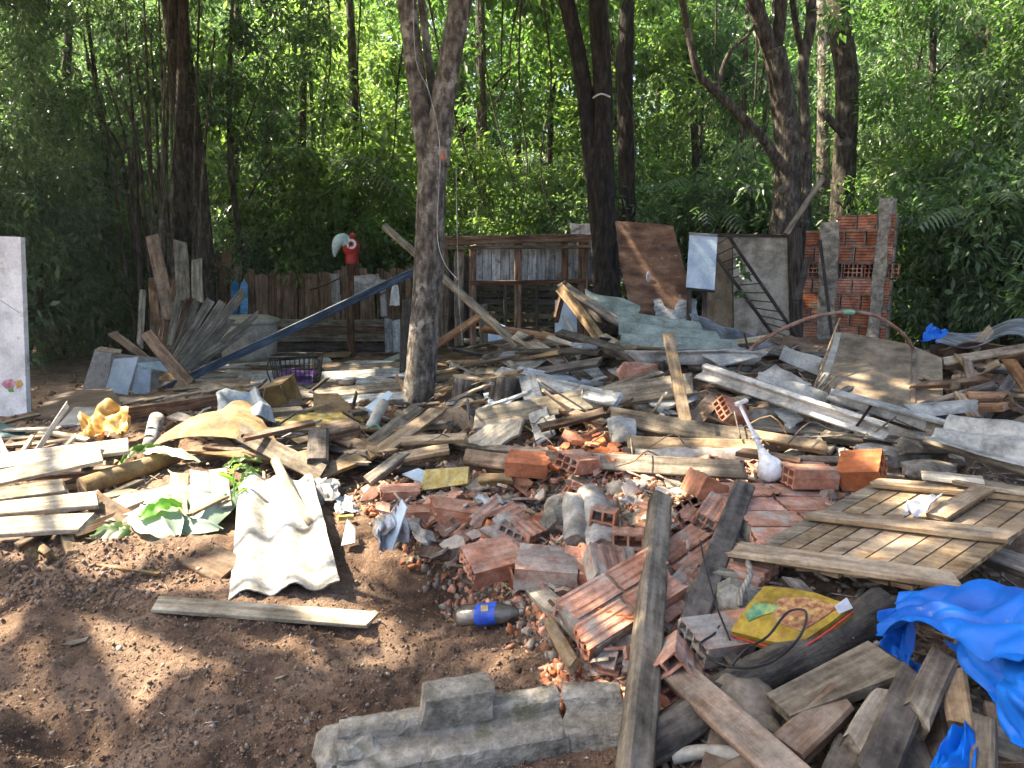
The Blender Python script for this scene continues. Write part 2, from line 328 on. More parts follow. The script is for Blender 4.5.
def log(name, A, B, r0, r1, m, label, cat='log', parent=None, group=None, end='log_end', seg=14, rough=.06):
    A, B = Vector(A), Vector(B); a, u, n = frame(A, B); L = (B-A).length
    if (B-A).dot(a) < 0: r0, r1 = r1, r0
    V = []; Fc = []; k = max(4, int(L/.09)); sd = rnd.uniform(0, 99)
    for i in range(k+1):
        s = i/k; rr = r0 + (r1-r0)*s; cy, cz = .05*L*n3(s*1.5, sd, 0)*.6, .05*L*n3(s*1.5, sd, 9)*.6
        for j in range(seg):
            an = 2*math.pi*j/seg; q = rr*(1 + rough*n3(s*L*6, 2*math.cos(an)+sd, 2*math.sin(an))*2 + rough*.7*math.sin(an*7+sd)*.5)
            V.append(((s-.5)*L + (rough*.1*n3(j, sd, 1) if i in (0, k) else 0), cy + q*math.cos(an), cz + q*math.sin(an)))
    for i in range(k):
        for j in range(seg):
            kk = (j+1) % seg; Fc.append((i*seg+j, i*seg+kk, (i+1)*seg+kk, (i+1)*seg+j))
    nb = len(Fc); Fc.append(tuple(range(seg-1, -1, -1))); Fc.append(tuple(k*seg+j for j in range(seg)))
    x = me(name, V, Fc, [m, end]); mi = [0]*nb + [1, 1]; x.polygons.foreach_set('material_index', mi)
    x.polygons.foreach_set('use_smooth', [True]*nb + [False]*2)
    o = link(name, x, parent, basis((A+B)/2, a, u, n)); return tag(o, label, cat, group) if not parent else o
def patch(name, P, m, label=None, cat='sheet', nu=10, nv=8, waves=0, amp=.02, t=.006, warp=.01, rag=0, parent=None, group=None, sag=0, wdir='u', crumple=0, cs=6, smooth=None, phase=0, cut=None, fold=0, fs=2., fdir=(1, .3)):
    """bilinear sheet over four corner points (tl, tr, br, bl), with corrugation, sag, ragged rim and thickness"""
    P = [Vector(p) for p in P]; c = sum(P, Vector())/4
    nrm = (P[1]-P[0] + P[2]-P[3]).cross(P[3]-P[0] + P[2]-P[1]).normalized()
    if nrm.dot(Vector((0, 0, CAMZ)) - c) < 0: nrm = -nrm
    ax = (P[1]-P[0] + P[2]-P[3]).normalized(); ay = nrm.cross(ax); mw = basis(c, ax, ay, nrm); inv = mw.inverted()
    if waves: 
        if wdir == 'u': nu = max(nu, int(waves*8))
        else: nv = max(nv, int(waves*8))
    sd = rnd.uniform(0, 99); V = []; Fc = []; top = []
    for j in range(nv+1):
        for i in range(nu+1):
            u, v = i/nu, j/nv; uu, vv = u, v
            if rag:
                e = rag*(n3(u*7, v*7, sd)*1.2 + (0 if fold else .6*n3(u*23, v*23, sd+4)))
                if i in (0, nu): uu += e*(1 if i else -1)
                if j in (0, nv): vv += e*(1 if j else -1)
            p = P[0].lerp(P[1], uu).lerp(P[3].lerp(P[2], uu), vv)
            s = (u if wdir == 'u' else v)
            off = amp*math.sin(2*math.pi*waves*s + phase) if waves else 0
            off += warp*n3(u*1.7, v*1.7, sd)*2 + sag*4*u*(1-u)
            if fold:
                a_, b_ = u*fdir[0] + v*fdir[1], -u*fdir[1] + v*fdir[0]; w1, w2 = n3(u*1.8, v*1.8, sd+11), n3(u*2.3, v*2.3, sd+15)
                off += fold*(abs(math.sin(math.pi*(a_*fs + .55*w1))) + .45*abs(math.sin(math.pi*(b_*fs*.7 + a_*fs*.4 + .7*w2))) + .30*abs(math.sin(math.pi*(a_*fs*2.3 - b_*fs + w1*1.2))) + .5*w2 - .8)
            q = p + nrm*off
            if crumple: q += Vector((n3(u*cs, v*cs, sd+1), n3(u*cs, v*cs, sd+2), n3(u*cs, v*cs, sd+3)+.4*abs(n3(u*cs*2.1, v*cs*2.1, sd+7))))*crumple
            top.append(inv @ q)
    n = len(top); W = nu+1
    G = [Vector()]*n
    for j in range(nv+1):
        for i in range(W):
            a = top[j*W+min(i+1, nu)] - top[j*W+max(i-1, 0)]; b = top[min(j+1, nv)*W+i] - top[max(j-1, 0)*W+i]
            k = a.cross(b).normalized(); G[j*W+i] = k if k.z > 0 else -k
    V = top + [p - k*t for p, k in zip(top, G)]
    flip = (top[1]-top[0]).cross(top[W]-top[0]).z < 0
    for j in range(nv):
        for i in range(nu):
            if cut and cut(i/nu, j/nv): continue
            q = (j*W+i, j*W+i+1, (j+1)*W+i+1, (j+1)*W+i); q = q[::-1] if flip else q
            Fc.append(q); Fc.append(tuple(x+n for x in q[::-1]))
    rim = [i for i in range(W)] + [j*W+nu for j in range(1, nv+1)] + [nv*W+i for i in range(nu-1, -1, -1)] + [j*W for j in range(nv-1, 0, -1)]
    if not cut:
        for a, b in zip(rim, rim[1:]+rim[:1]):
            q = (a, a+n, b+n, b); Fc.append(q[::-1] if flip else q)
    sm = (waves or crumple or sag or fold) if smooth is None else smooth
    x = me(name, V, Fc, m, bool(sm))
    if sm:
        x.update(); 
        try: x.set_sharp_from_angle(angle=R(50))
        except Exception: pass
    o = link(name, x, parent, mw); return tag(o, label, cat, group) if not parent else o
def poly(name, pts, m, label=None, cat='board', t=.015, parent=None, group=None, jag=0, inner=None):
    """flat board with the outline of pts (3D points near one plane), extruded away from the camera"""
    P = [Vector(p) for p in pts]; c = sum(P, Vector())/len(P)
    nrm = Vector()
    for a, b in zip(P, P[1:]+P[:1]): nrm += (a-c).cross(b-c)
    nrm.normalize()
    if nrm.dot(Vector((0, 0, CAMZ)) - c) < 0: nrm = -nrm
    ax = (P[1]-P[0]).normalized(); ax = (ax - nrm*ax.dot(nrm)).normalized(); ay = nrm.cross(ax); mw = basis(c, ax, ay, nrm); inv = mw.inverted()
    Q = []
    for a, b in zip(P, P[1:]+P[:1]):
        k = max(1, int((b-a).length/.05)) if jag else 1
        for s in range(k):
            p = inv @ a.lerp(b, s/k); p.z = 0
            if s and jag: p += Vector((rnd.uniform(-jag, jag), rnd.uniform(-jag, jag), 0))
            Q.append(p)
    n = len(Q); area = sum(a.x*b.y - a.y*b.x for a, b in zip(Q, Q[1:]+Q[:1]))
    if area < 0: Q.reverse()
    V = [Vector((p.x, p.y, 0)) for p in Q] + [Vector((p.x, p.y, -t)) for p in Q]
    Fc = [tuple(range(n)), tuple(range(2*n-1, n-1, -1))] + [(i, i+n, (i+1) % n + n, (i+1) % n) for i in range(n)]
    o = link(name, me(name, V, Fc, m), parent, mw); return tag(o, label, cat, group) if not parent else o
def plane3(A, B, D):
    """returns a function pixel -> point on the plane through three points"""
    A, B, D = Vector(A), Vector(B), Vector(D); n = (B-A).cross(D-A); o = Vector((0, 0, CAMZ))
    def f(px, py): r = ray(px, py); return o + r*((A-o).dot(n)/r.dot(n))
    return f
def rock_mesh(name, sz, m, seed, amp=.28, sub=2, flat=.0):
    b = bmesh.new(); bmesh.ops.create_icosphere(b, subdivisions=sub, radius=1)
    for v in b.verts:
        p = v.co.copy(); q = Vector((max(-.75, min(.75, p.x)), max(-.75, min(.75, p.y)), max(-.75, min(.75, p.z))))*1.25
        p = p.lerp(q, flat); k = 1 + amp*(n3(p.x*1.3+seed, p.y*1.3, p.z*1.3)*1.5 + .6*n3(p.x*3.5, p.y*3.5+seed, p.z*3.5))
        v.co = Vector((p.x*sz[0]*k, p.y*sz[1]*k, p.z*sz[2]*k))
    x = bpy.data.meshes.new(name); b.to_mesh(x); b.free(); x.materials.append(M[m]); return x
def rot(rx, ry, rz): return Matrix.Rotation(R(rz), 4, 'Z') @ Matrix.Rotation(R(ry), 4, 'Y') @ Matrix.Rotation(R(rx), 4, 'X')
def T(p): return Matrix.Translation(Vector(p))
def chunk(name, p, sz, m, label, cat='chunk', r=(0, 0, 0), amp=.28, flat=.5, group=None, sub=2, parent=None):
    o = link(name, rock_mesh(name, sz, m, rnd.uniform(0, 99), amp, sub, flat), parent, T(p) @ rot(*r)); return tag(o, label, cat, group) if not parent else o
def brick_mesh(L=.24, Wd=.19, Ht=.09, nw=4, nh=2, e0=0, e1=0, seed=0, m='clay', wall=.010, groove=.0045):
    """hollow clay brick: holes run along x, grooves along its two wide faces; e0/e1 = raggedness of the two broken ends"""
    q = random.Random(seed)
    def lines(n, W, sub):
        c = (W - wall*(n+1))/n; out = []; hole = []; gr = []; p = -W/2
        for i in range(n):
            for a, hh, gg in ((p, 0, 0),) + (((p+wall, 1, 0), (p+wall+c*.3, 1, 1), (p+wall+c*.7, 1, 1)) if sub else ((p+wall, 1, 0),)): out.append(a); hole.append(hh); gr.append(gg)
            p += wall + c
        return out + [p, W/2], hole + [0], gr + [0, 0]
    ys, hy, gy_ = lines(nw, Wd, True); zs, hz, _ = lines(nh, Ht, False); ny, nz_ = len(ys), len(zs); V = []; Fc = []
    for end in (0, 1):
        a, b = q.uniform(-1, 1), q.uniform(-1, 1); e = (e0, e1)[end]
        for j in range(nz_):
            for i in range(ny):
                x = (-L/2 if end == 0 else L/2) + e*(a*ys[i]/Wd + b*zs[j]/Ht*.5 + .5*n3(ys[i]*30, zs[j]*30, seed + end*9) + q.uniform(-.15, .15))
                z = zs[j]
                if gy_[i] and j in (0, nz_-1): z -= groove*(1 if j else -1)
                V.append((x, ys[i] + q.uniform(-1, 1)*.0012, z + q.uniform(-1, 1)*.0012))
    n = ny*nz_; I = lambda e, i, j: e*n + j*ny + i
    solid = lambda i, j: 0 <= i < ny-1 and 0 <= j < nz_-1 and not (hy[i] and hz[j])
    for j in range(nz_-1):
        for i in range(ny-1):
            if not solid(i, j): continue
            Fc.append((I(0, i, j), I(0, i, j+1), I(0, i+1, j+1), I(0, i+1, j))); Fc.append((I(1, i, j), I(1, i+1, j), I(1, i+1, j+1), I(1, i, j+1)))
            for di, dj, a, b in ((0, -1, (i, j), (i+1, j)), (1, 0, (i+1, j), (i+1, j+1)), (0, 1, (i+1, j+1), (i, j+1)), (-1, 0, (i, j+1), (i, j))):
                if not solid(i+di, j+dj): Fc.append((I(0, *a), I(0, *b), I(1, *b), I(1, *a)))
    return me('brick', V, Fc, m)
def shard_mesh(seed, L=.1, m='clay'):
    q = random.Random(seed); n = q.randint(5, 7); V = []; t = q.uniform(.008, .016); asp = q.uniform(.4, .9)
    for k in (0, 1):
        qq = random.Random(seed+1)
        for i in range(n):
            a = 2*math.pi*(i+qq.uniform(-.3, .3))/n; rr = L/2*qq.uniform(.7, 1.15); V.append((rr*math.cos(a), rr*asp*math.sin(a), (t/2 if k else -t/2) + .06*L*math.cos(a)*q.uniform(.2, 1)))
    Fc = [tuple(range(n-1, -1, -1)), tuple(range(n, 2*n))] + [(i, (i+1) % n, (i+1) % n + n, i+n) for i in range(n)]
    return me('brick_shard', V, Fc, m)
rnd.seed(11)
# ------------------------------------------------------------------ ground
def axis(core0, core1, step, far0, far1):
    a = list(np.arange(core0, core1 + 1e-6, step)); s = step
    while a[-1] < far1: s *= 1.22; a.append(a[-1] + s)
    s = step
    while a[0] > far0: s *= 1.22; a.insert(0, a[0] - s)
    return np.array(a)
gx, gy = axis(-3.6, 3.6, .026, -300, 300), axis(1.9, 7.2, .026, -120, 500)
GX, GY = np.meshgrid(gx, gy)
def ground_z(X, Y):
    near = np.clip(1.6 - np.hypot(X, Y-4)/14, 0, 1)
    rough = .035*fbm2(X+50, Y+50, 1.3, 3, 1) + near*(.035*fbm2(X+50, Y+50, 5.5, 4, 2) + .030*np.abs(fbm2(X+50, Y+50, 17, 2, 3)) + .012*fbm2(X+50, Y+50, 38, 1, 4))
    z = H(X, Y) + rough
    for (hx, hy, hr, hd) in ((-.5, 3.6, .33, .19), (-.2, 3.4, .28, .15), (-1.55, 2.35, .22, .10), (-.1, 2.2, .5, .05)): z = z - hd*np.exp(-((X-hx)**2 + (Y-hy)**2)/hr**2)
    z = z + .07*np.exp(-((X+2.0)**2/.5 + (Y-3.75)**2/.03))*(1 + .8*fbm2(X+9, Y+9, 9, 3, 5))
    return z
GZ = ground_z(GX, GY)
nx, ny = len(gx), len(gy)
V = np.stack([GX, GY, GZ], -1).reshape(-1, 3)
ii = np.arange((ny-1)*nx).reshape(ny-1, nx)[:, :-1].ravel()
Q = np.stack([ii, ii+1, ii+nx+1, ii+nx], -1)
def npmesh(name, V, Fq, m, smooth=True):
    x = bpy.data.meshes.new(name); k = Fq.shape[1]
    x.vertices.add(len(V)); x.vertices.foreach_set('co', np.ascontiguousarray(V, dtype=np.float32).ravel())
    x.loops.add(Fq.size); x.loops.foreach_set('vertex_index', Fq.astype(np.int32).ravel())
    x.polygons.add(len(Fq)); x.polygons.foreach_set('loop_start', np.arange(0, Fq.size, k, dtype=np.int32)); x.polygons.foreach_set('loop_total', np.full(len(Fq), k, dtype=np.int32))
    x.update(calc_edges=True); x.materials.append(M[m])
    if smooth: x.polygons.foreach_set('use_smooth', np.ones(len(Fq), bool))
    return x
tag(link('ground', npmesh('ground', V, Q, 'soil')), kind='structure')
def gz(x, y): return float(ground_z(np.array([x]), np.array([y]))[0])

# loose bits lying on the ground: one mesh per kind, uncountable
ico = bmesh.new(); bmesh.ops.create_icosphere(ico, subdivisions=1, radius=1)
IV = np.array([v.co[:] for v in ico.verts]); IF = np.array([[v.index for v in f.verts] for f in ico.faces]); ico.free()
BV = np.array([[x, y, z] for x in (-1, 1) for y in (-1, 1) for z in (-1, 1)], float)
BF = np.array([[0, 1, 3], [0, 3, 2], [4, 6, 7], [4, 7, 5], [0, 4, 5], [0, 5, 1], [2, 3, 7], [2, 7, 6], [0, 2, 6], [0, 6, 4], [1, 5, 7], [1, 7, 3]])
def rotmats(n, rs, tilt=1.):
    a, b, c = rs.rand(n)*6.283, (rs.rand(n)-.5)*3.14*tilt, (rs.rand(n)-.5)*3.14*tilt
    ca, sa, cb, sb, cc, sc = np.cos(a), np.sin(a), np.cos(b), np.sin(b), np.cos(c), np.sin(c)
    z = np.zeros(n); o = np.ones(n)
    Rz = np.array([[ca, -sa, z], [sa, ca, z], [z, z, o]]).transpose(2, 0, 1); Ry = np.array([[cb, z, sb], [z, o, z], [-sb, z, cb]]).transpose(2, 0, 1); Rx = np.array([[o, z, z], [z, cc, -sc], [z, sc, cc]]).transpose(2, 0, 1)
    return Rz @ Ry @ Rx
def bits(name, polyp, n, sz, shape, m, label, cat, seed, jit=.35, tilt=1., lift=.3, expo=2.):
    rs = np.random.RandomState(seed); pts = []
    while len(pts) < n:
        p = g(*rpoly(polyp)); pts.append((p.x + rs.randn()*.05, p.y + rs.randn()*.05))
    pts = np.array(pts); SV, SF = (IV, IF) if shape == 'lump' else (BV, BF)
    s = np.array(sz[:3]); k = sz[3] + (sz[4]-sz[3])*rs.rand(n)**expo
    z = ground_z(pts[:, 0], pts[:, 1]) + k*min(s)*lift
    L = SV[None]*(1 + jit*rs.randn(n, len(SV), 1)*.5)*s*k[:, None, None]*(1 + .4*(rs.rand(n, 1, 3)-.5))
    W = np.einsum('nij,nvj->nvi', rotmats(n, rs, tilt), L) + np.concatenate([pts, z[:, None]], 1)[:, None]
    Fq = (SF[None] + (np.arange(n)*len(SV))[:, None, None]).reshape(-1, 3)
    return tag(link(name, npmesh(name, W.reshape(-1, 3), Fq, m, False)), label, cat, kind='stuff')
YARD = [(0, 545), (230, 560), (345, 560), (470, 560), (640, 690), (620, 768), (0, 768)]
RUB = [(340, 500), (430, 470), (560, 440), (790, 440), (870, 500), (740, 560), (730, 660), (640, 740), (560, 660), (450, 570)]
ALLD = [(0, 430), (130, 400), (420, 380), (470, 350), (800, 335), (1024, 440), (1024, 768), (640, 768), (560, 600), (340, 500), (0, 545)]
bits('soil_clods', YARD, 22000, (1, .9, .6, .0012, .0065), 'box', 'clod', 'reddish brown soil crumbs and clods across the bare yard', 'soil', 1, expo=5)
bits('soil_clods', [(0, 545), (130, 545), (230, 575), (100, 605), (0, 610)], 1500, (1, .9, .7, .003, .018), 'lump', 'clod', 'larger dug up clods along the edge below the bleached planks', 'soil', 11, expo=3)
bits('gravel', YARD, 450, (1, .8, .5, .002, .011), 'box', 'grit', 'pale gravel and mortar crumbs strewn over the bare yard', 'gravel', 2, expo=4)
bits('rubble_grit', RUB, 5500, (1, .8, .6, .004, .022), 'box', 'grit', 'grey mortar crumbs between the broken bricks', 'rubble', 3, expo=3)
bits('brick_chips', RUB, 4500, (1, .7, .3, .006, .03), 'box', 'chips', 'orange brick chips scattered through the rubble', 'rubble', 4, expo=2)
bits('brick_chips', [(555, 690), (600, 655), (640, 665), (630, 720), (590, 700)], 1600, (1, .7, .4, .006, .02), 'box', 'chips', 'bright crushed brick chips beside the broken concrete kerb', 'rubble', 5)
bits('wood_splinters', ALLD, 3200, (1, .08, .05, .02, .12), 'box', 'splinter', 'fine wood splinters and laths strewn through the debris', 'splinters', 6, tilt=.35, lift=1)
bits('wood_splinters', [(0, 540), (340, 540), (600, 640), (560, 700), (0, 768)], 140, (1, .12, .06, .006, .03), 'box', 'splinter', 'tiny chips of wood and bark dropped on the bare yard', 'splinters', 7, tilt=.2, lift=.6)

bits('leaf_litter', ALLD, 2200, (1, .55, .05, .012, .035), 'box', 'leaf_litter', 'dry brown leaves fallen over the debris', 'leaf litter', 8, tilt=.7, lift=2.5)
bits('leaf_litter', [(0, 330), (420, 330), (420, 400), (0, 440)], 1600, (1, .55, .05, .015, .05), 'box', 'leaf_litter', 'dry leaves covering the shaded back yard floor', 'leaf litter', 9, tilt=.5, lift=1.5)
# ------------------------------------------------------------------ leaves and trees
def leaf_arrays(Cn, per, rad, size, asp, rs, droop=.3, flatz=1.):
    n = len(Cn)*per
    c = np.repeat(Cn, per, 0); o = rs.randn(n, 3); o /= np.linalg.norm(o, axis=1)[:, None] + 1e-9
    r = rad*rs.rand(n)**.45; pos = c + o*r[:, None]*np.array([1, 1, flatz])
    a = o + rs.randn(n, 3)*.6; a[:, 2] -= droop + .2*rs.rand(n); a /= np.linalg.norm(a, axis=1)[:, None]
    up = rs.randn(n, 3)*.45 + np.array([0, 0, 1.]); s = np.cross(a, up); s /= np.linalg.norm(s, axis=1)[:, None] + 1e-9; nn = np.cross(s, a)
    L = size*(.6 + .8*rs.rand(n)); Wd = L*asp*(.8 + .4*rs.rand(n))
    l = L[:, None]; wv = Wd[:, None]
    v0 = pos; v1 = pos + a*l*.42 + s*wv*.5 + nn*wv*.14; v2 = pos + a*l - nn*l*.12; v3 = pos + a*l*.42 - s*wv*.5 + nn*wv*.14
    return np.stack([v0, v1, v2, v3], 1).reshape(-1, 3), n
def leaf_mesh(name, Cn, per, rad, size, asp, m, seed, droop=.3, flatz=1.):
    V, n = leaf_arrays(np.asarray(Cn, float), per, rad, size, asp, np.random.RandomState(seed), droop, flatz)
    b = (np.arange(n)*4)[:, None]; Fq = np.concatenate([b + np.array([0, 1, 2]), b + np.array([0, 2, 3])], 0)
    return npmesh(name, V, Fq, m, False)
def crown_centers(n, rx, ry, rz, seed, shell=.35):
    rs = np.random.RandomState(seed); o = rs.randn(n, 3); o /= np.linalg.norm(o, axis=1)[:, None]
    r = (shell + (1-shell)*rs.rand(n))**.6; lump = 1 + .35*np.array([n3(*(v*1.7 + seed)) for v in o])
    return o*(r*lump)[:, None]*np.array([rx, ry, rz])
CROWN = {}
def cr(key, n, rx, ry, rz, per, rad, size, asp, m, seed, droop=.3, shell=.3, flatz=.7):
    CROWN[key] = leaf_mesh('crown', crown_centers(n, rx, ry, rz, seed, shell), per, rad, size, asp, m, seed, droop, flatz)
cr('mid1', 129, 2.6, 2.6, 3.2, 79, 0.43, .17, .45, 'leaf_mid', 1)
cr('mid2', 142, 2.4, 2.4, 3.6, 116, 0.40, .125, .48, 'leaf_mid', 2)
cr('bright1', 129, 2.7, 2.7, 3.2, 72, 0.43, .17, .5, 'leaf_bright', 3)
cr('bright2', 136, 2.3, 2.3, 3.4, 79, 0.40, .15, .5, 'leaf_bright', 4)
cr('dark1', 115, 2.0, 2.0, 2.8, 94, 0.34, .15, .32, 'leaf_dark', 5, .55)
cr('dark2', 122, 2.3, 2.3, 2.6, 79, 0.36, .15, .36, 'leaf_dark', 6, .5)
cr('grey1', 122, 2.0, 2.0, 2.6, 108, 0.36, .12, .36, 'leaf_grey', 7, .6)
cr('shrub1', 90, 1.1, 1.1, 1.2, 100, 0.26, .085, .42, 'leaf_mid', 8, .3, .15)
cr('shrub2', 90, 1.2, 1.1, 1.1, 100, 0.26, .09, .35, 'leaf_dark', 9, .4, .15)
cr('shrub3', 75, 1.0, 1.0, 1.4, 100, 0.24, .08, .4, 'leaf_bright', 10, .3, .15)
cr('shrub4', 90, 1.1, 1.1, 1.3, 100, 0.26, .085, .32, 'leaf_grey', 12, .5, .15)
def trunk_parts(t, P, rads, m, seg=12, nm='trunk'):
    return tube(nm, P, rads, m, parent=t, seg=22, jit=.055, k=11)
def tree(px, Y, key, H0, label, group='forest trees behind the clearing', cz=5.5, sc=(1, 1, 1), r=.12, lean=0, bark='bark_mid', name='tree', x=None):
    p = d(px, 300, Y) if x is None else Vector((x, Y, 0)); b = Vector((p.x, Y, h(p.x, Y)))
    t = thing(name, label, 'tree', b, group); s = rnd.uniform(-.3, .3)
    top = b + Vector((lean, 0, H0)); mid = b + Vector((lean*.4 + s, rnd.uniform(-.2, .2), H0*.5))
    tube('trunk', [b - Vector((0, 0, .2)), b + Vector((0, 0, .3)), mid, top], [r*1.25, r, r*.8, r*.35], bark, parent=t, seg=9, jit=.06)
    for q in range(3):
        a = rnd.uniform(0, 6.28); st = b.lerp(top, .4 + .17*q); L_ = 1.3*sc[0]
        tube('branch', [st, st + Vector((math.cos(a)*L_*.5, math.sin(a)*L_*.5, .5)), st + Vector((math.cos(a)*L_*1.3, math.sin(a)*L_*1.3, 1.1))], [r*.4, r*.25, r*.08], bark, parent=t, seg=6, k=3)
    link('crown', CROWN[key], t, T(b + Vector((lean*.8, 0, cz))) @ rot(0, 0, rnd.uniform(0, 360)) @ Matrix.Diagonal((*sc, 1)))
    return t
def shrub(px, Y, key, s, label, group='undergrowth shrubs at the forest edge', dz=0, x=None):
    p = d(px, 300, Y) if x is None else Vector((x, Y, 0)); b = Vector((p.x, Y, h(p.x, Y)))
    t = thing('shrub', label, 'shrub', b, group)
    for q in range(4):
        a = q*1.57 + rnd.uniform(-.5, .5); tube('stem', [b - Vector((0, 0, .1)), b + Vector((math.cos(a)*.2*s, math.sin(a)*.2*s, .7*s)), b + Vector((math.cos(a)*.6*s, math.sin(a)*.6*s, 1.5*s))], [.02*s, .014*s, .006*s], 'bark_mid', parent=t, seg=5, k=3)
    link('crown', CROWN[key], t, T(b + Vector((0, 0, 1.15*s + dz))) @ rot(0, 0, rnd.uniform(0, 360)) @ Matrix.Diagonal((s, s, s*1.05, 1)))

rnd.seed(12)
# forest wall, from far to near
LFAR = 'tall sunlit tree far back in the forest'
for Y, step, zs in ((44, 5.2, (6, 13, 20)), (34, 4.6, (5, 10.5)), (26, 4.2, (4, 8.5))):
    xw = .78*Y + 3; x = -xw + rnd.uniform(0, 2)
    while x < xw:
        for z in zs:
            if z == zs[0] or rnd.random() < .8:
                key = rnd.choice(['bright1', 'bright2', 'mid1', 'mid2', 'dark2'])
                if z == zs[0]: key = rnd.choice(['mid1', 'bright2', 'dark2', 'grey1'])
                k = rnd.uniform(1.0, 1.3)*(1 if Y < 30 else 1.25); tree(0, Y + rnd.uniform(-2, 2), key, z + 2, LFAR, 'far forest trees', z, (k, k, k), rnd.uniform(.07, .16), rnd.uniform(-.6, .6), x=x + rnd.uniform(-1, 1))
        x += step
LMID = 'leafy tree in the forest edge behind the fence'
for Y, step in ((20.5, 3.1), (16.4, 3.3)):
    xw = .76*Y + 2; x = -xw + rnd.uniform(0, 1.5)
    while x < xw:
        fx = x/xw
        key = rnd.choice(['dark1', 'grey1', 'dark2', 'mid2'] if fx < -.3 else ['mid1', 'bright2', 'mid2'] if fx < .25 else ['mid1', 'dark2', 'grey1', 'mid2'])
        k = rnd.uniform(.85, 1.15); z = rnd.choice((4.2, 5.2, 7.0))
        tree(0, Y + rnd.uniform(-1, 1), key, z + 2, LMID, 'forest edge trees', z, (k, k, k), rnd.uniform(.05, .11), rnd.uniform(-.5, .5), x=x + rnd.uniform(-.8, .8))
        x += step
for Y, step, dzz in ((22, 2.2, 0), (16.8, 1.8, 0), (14.6, 1.6, 0)):
    xw = .76*Y + 1; x = -xw
    while x < xw:
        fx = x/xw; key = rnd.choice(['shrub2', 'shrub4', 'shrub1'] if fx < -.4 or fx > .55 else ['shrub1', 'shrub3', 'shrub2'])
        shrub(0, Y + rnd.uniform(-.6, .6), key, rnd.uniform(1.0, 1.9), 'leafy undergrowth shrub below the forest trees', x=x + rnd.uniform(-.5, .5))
        x += step
# near left foliage mass and near right foliage mass
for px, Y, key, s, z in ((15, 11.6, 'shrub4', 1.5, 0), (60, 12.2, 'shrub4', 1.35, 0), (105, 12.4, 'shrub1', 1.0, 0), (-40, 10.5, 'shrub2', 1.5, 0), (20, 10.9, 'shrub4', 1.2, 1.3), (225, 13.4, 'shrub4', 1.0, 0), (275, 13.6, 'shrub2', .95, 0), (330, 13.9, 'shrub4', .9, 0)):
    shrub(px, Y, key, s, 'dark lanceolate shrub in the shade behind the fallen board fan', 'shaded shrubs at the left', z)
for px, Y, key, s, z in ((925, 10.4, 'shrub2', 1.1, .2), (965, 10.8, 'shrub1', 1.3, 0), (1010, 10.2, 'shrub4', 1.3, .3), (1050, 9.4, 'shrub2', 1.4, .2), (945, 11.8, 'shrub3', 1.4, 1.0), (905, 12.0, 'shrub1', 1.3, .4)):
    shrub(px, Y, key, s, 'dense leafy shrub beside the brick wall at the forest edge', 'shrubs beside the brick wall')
for px, Y, key, z, k, lab in ((20, 12.2, 'dark1', 4.6, .9, 'dark leaved tree overhanging the white panel'), (110, 12.9, 'grey1', 4.9, .85, 'dark drooping tree left of the stem clump'), (255, 13.2, 'dark1', 5.2, .8, 'dark leaved tree just right of the stem clump'),
        (960, 11.6, 'mid2', 4.9, .9, 'bright green tree right of the brick wall'), (1050, 10.6, 'grey1', 4.2, .95, 'grey green drooping tree at far right'), (905, 13.2, 'grey1', 4.6, .75, 'loose tree directly behind the brick wall top')):
    tree(px, Y, key, z + 1.5, lab, None, z, (k, k, k), .06)

# ---- named trunks
def bigtree(name, label, stems, bark, base):
    t = thing(name, label, 'tree', base)
    for nm, P, rr in stems: trunk_parts(t, P, rr, bark, 14, nm)
    return t
Y = 6.9
tr1 = bigtree('tree', 'grey forked tree with orange blaze standing in the debris', [
    ('trunk', [d(416, 425, Y), d(421, 370, Y), d(427, 300, Y), d(430, 230, Y), d(433, 170, Y), d(437, 140, Y)], [.165, .145, .14, .135, .13, .07]),
    ('limb', [d(436, 165, Y), d(443, 105, Y), d(452, 50, Y), d(461, 0, Y), d(470, -60, Y), d(486, -200, Y), d(500, -420, Y)], [.12, .105, .10, .097, .095, .07, .04]),
    ('limb', [d(430, 165, Y), d(422, 120, Y+.05), d(414, 60, Y+.1), d(407, 0, Y+.15), d(400, -60, Y+.2), d(372, -220, Y), d(350, -420, Y-.4)], [.105, .09, .085, .085, .08, .06, .03]),
    ('branch', [d(436, 140, Y+.1), d(432, 90, Y+.2), d(425, 30, Y+.3), d(420, -40, Y+.4), d(430, -200, Y+.6)], [.045, .04, .036, .034, .02])], 'bark_grey', d(416, 425, Y))
chunk('blaze', d(443, 155, Y-.125), (.02, .016, .06), 'clay_bright', None, None, parent=tr1, sub=1)
tube('cable', [d(413, -5, 6.7), d(416, 60, 6.7), d(430, 95, 6.7), d(440, 150, 6.66), d(437, 230, 6.66), d(444, 262, 6.6), d(458, 280, 6.55)], .0042, 'cloth_grey', 'white wire hanging down the forked tree', 'wire', 5)
tube('cable', [d(456, 165, 6.8), d(457, 230, 6.8), d(459, 300, 6.8), d(462, 340, 6.8)], .003, 'cloth_grey', 'thin pale string hanging right of the forked tree', 'string', 5)
Y = 10.2
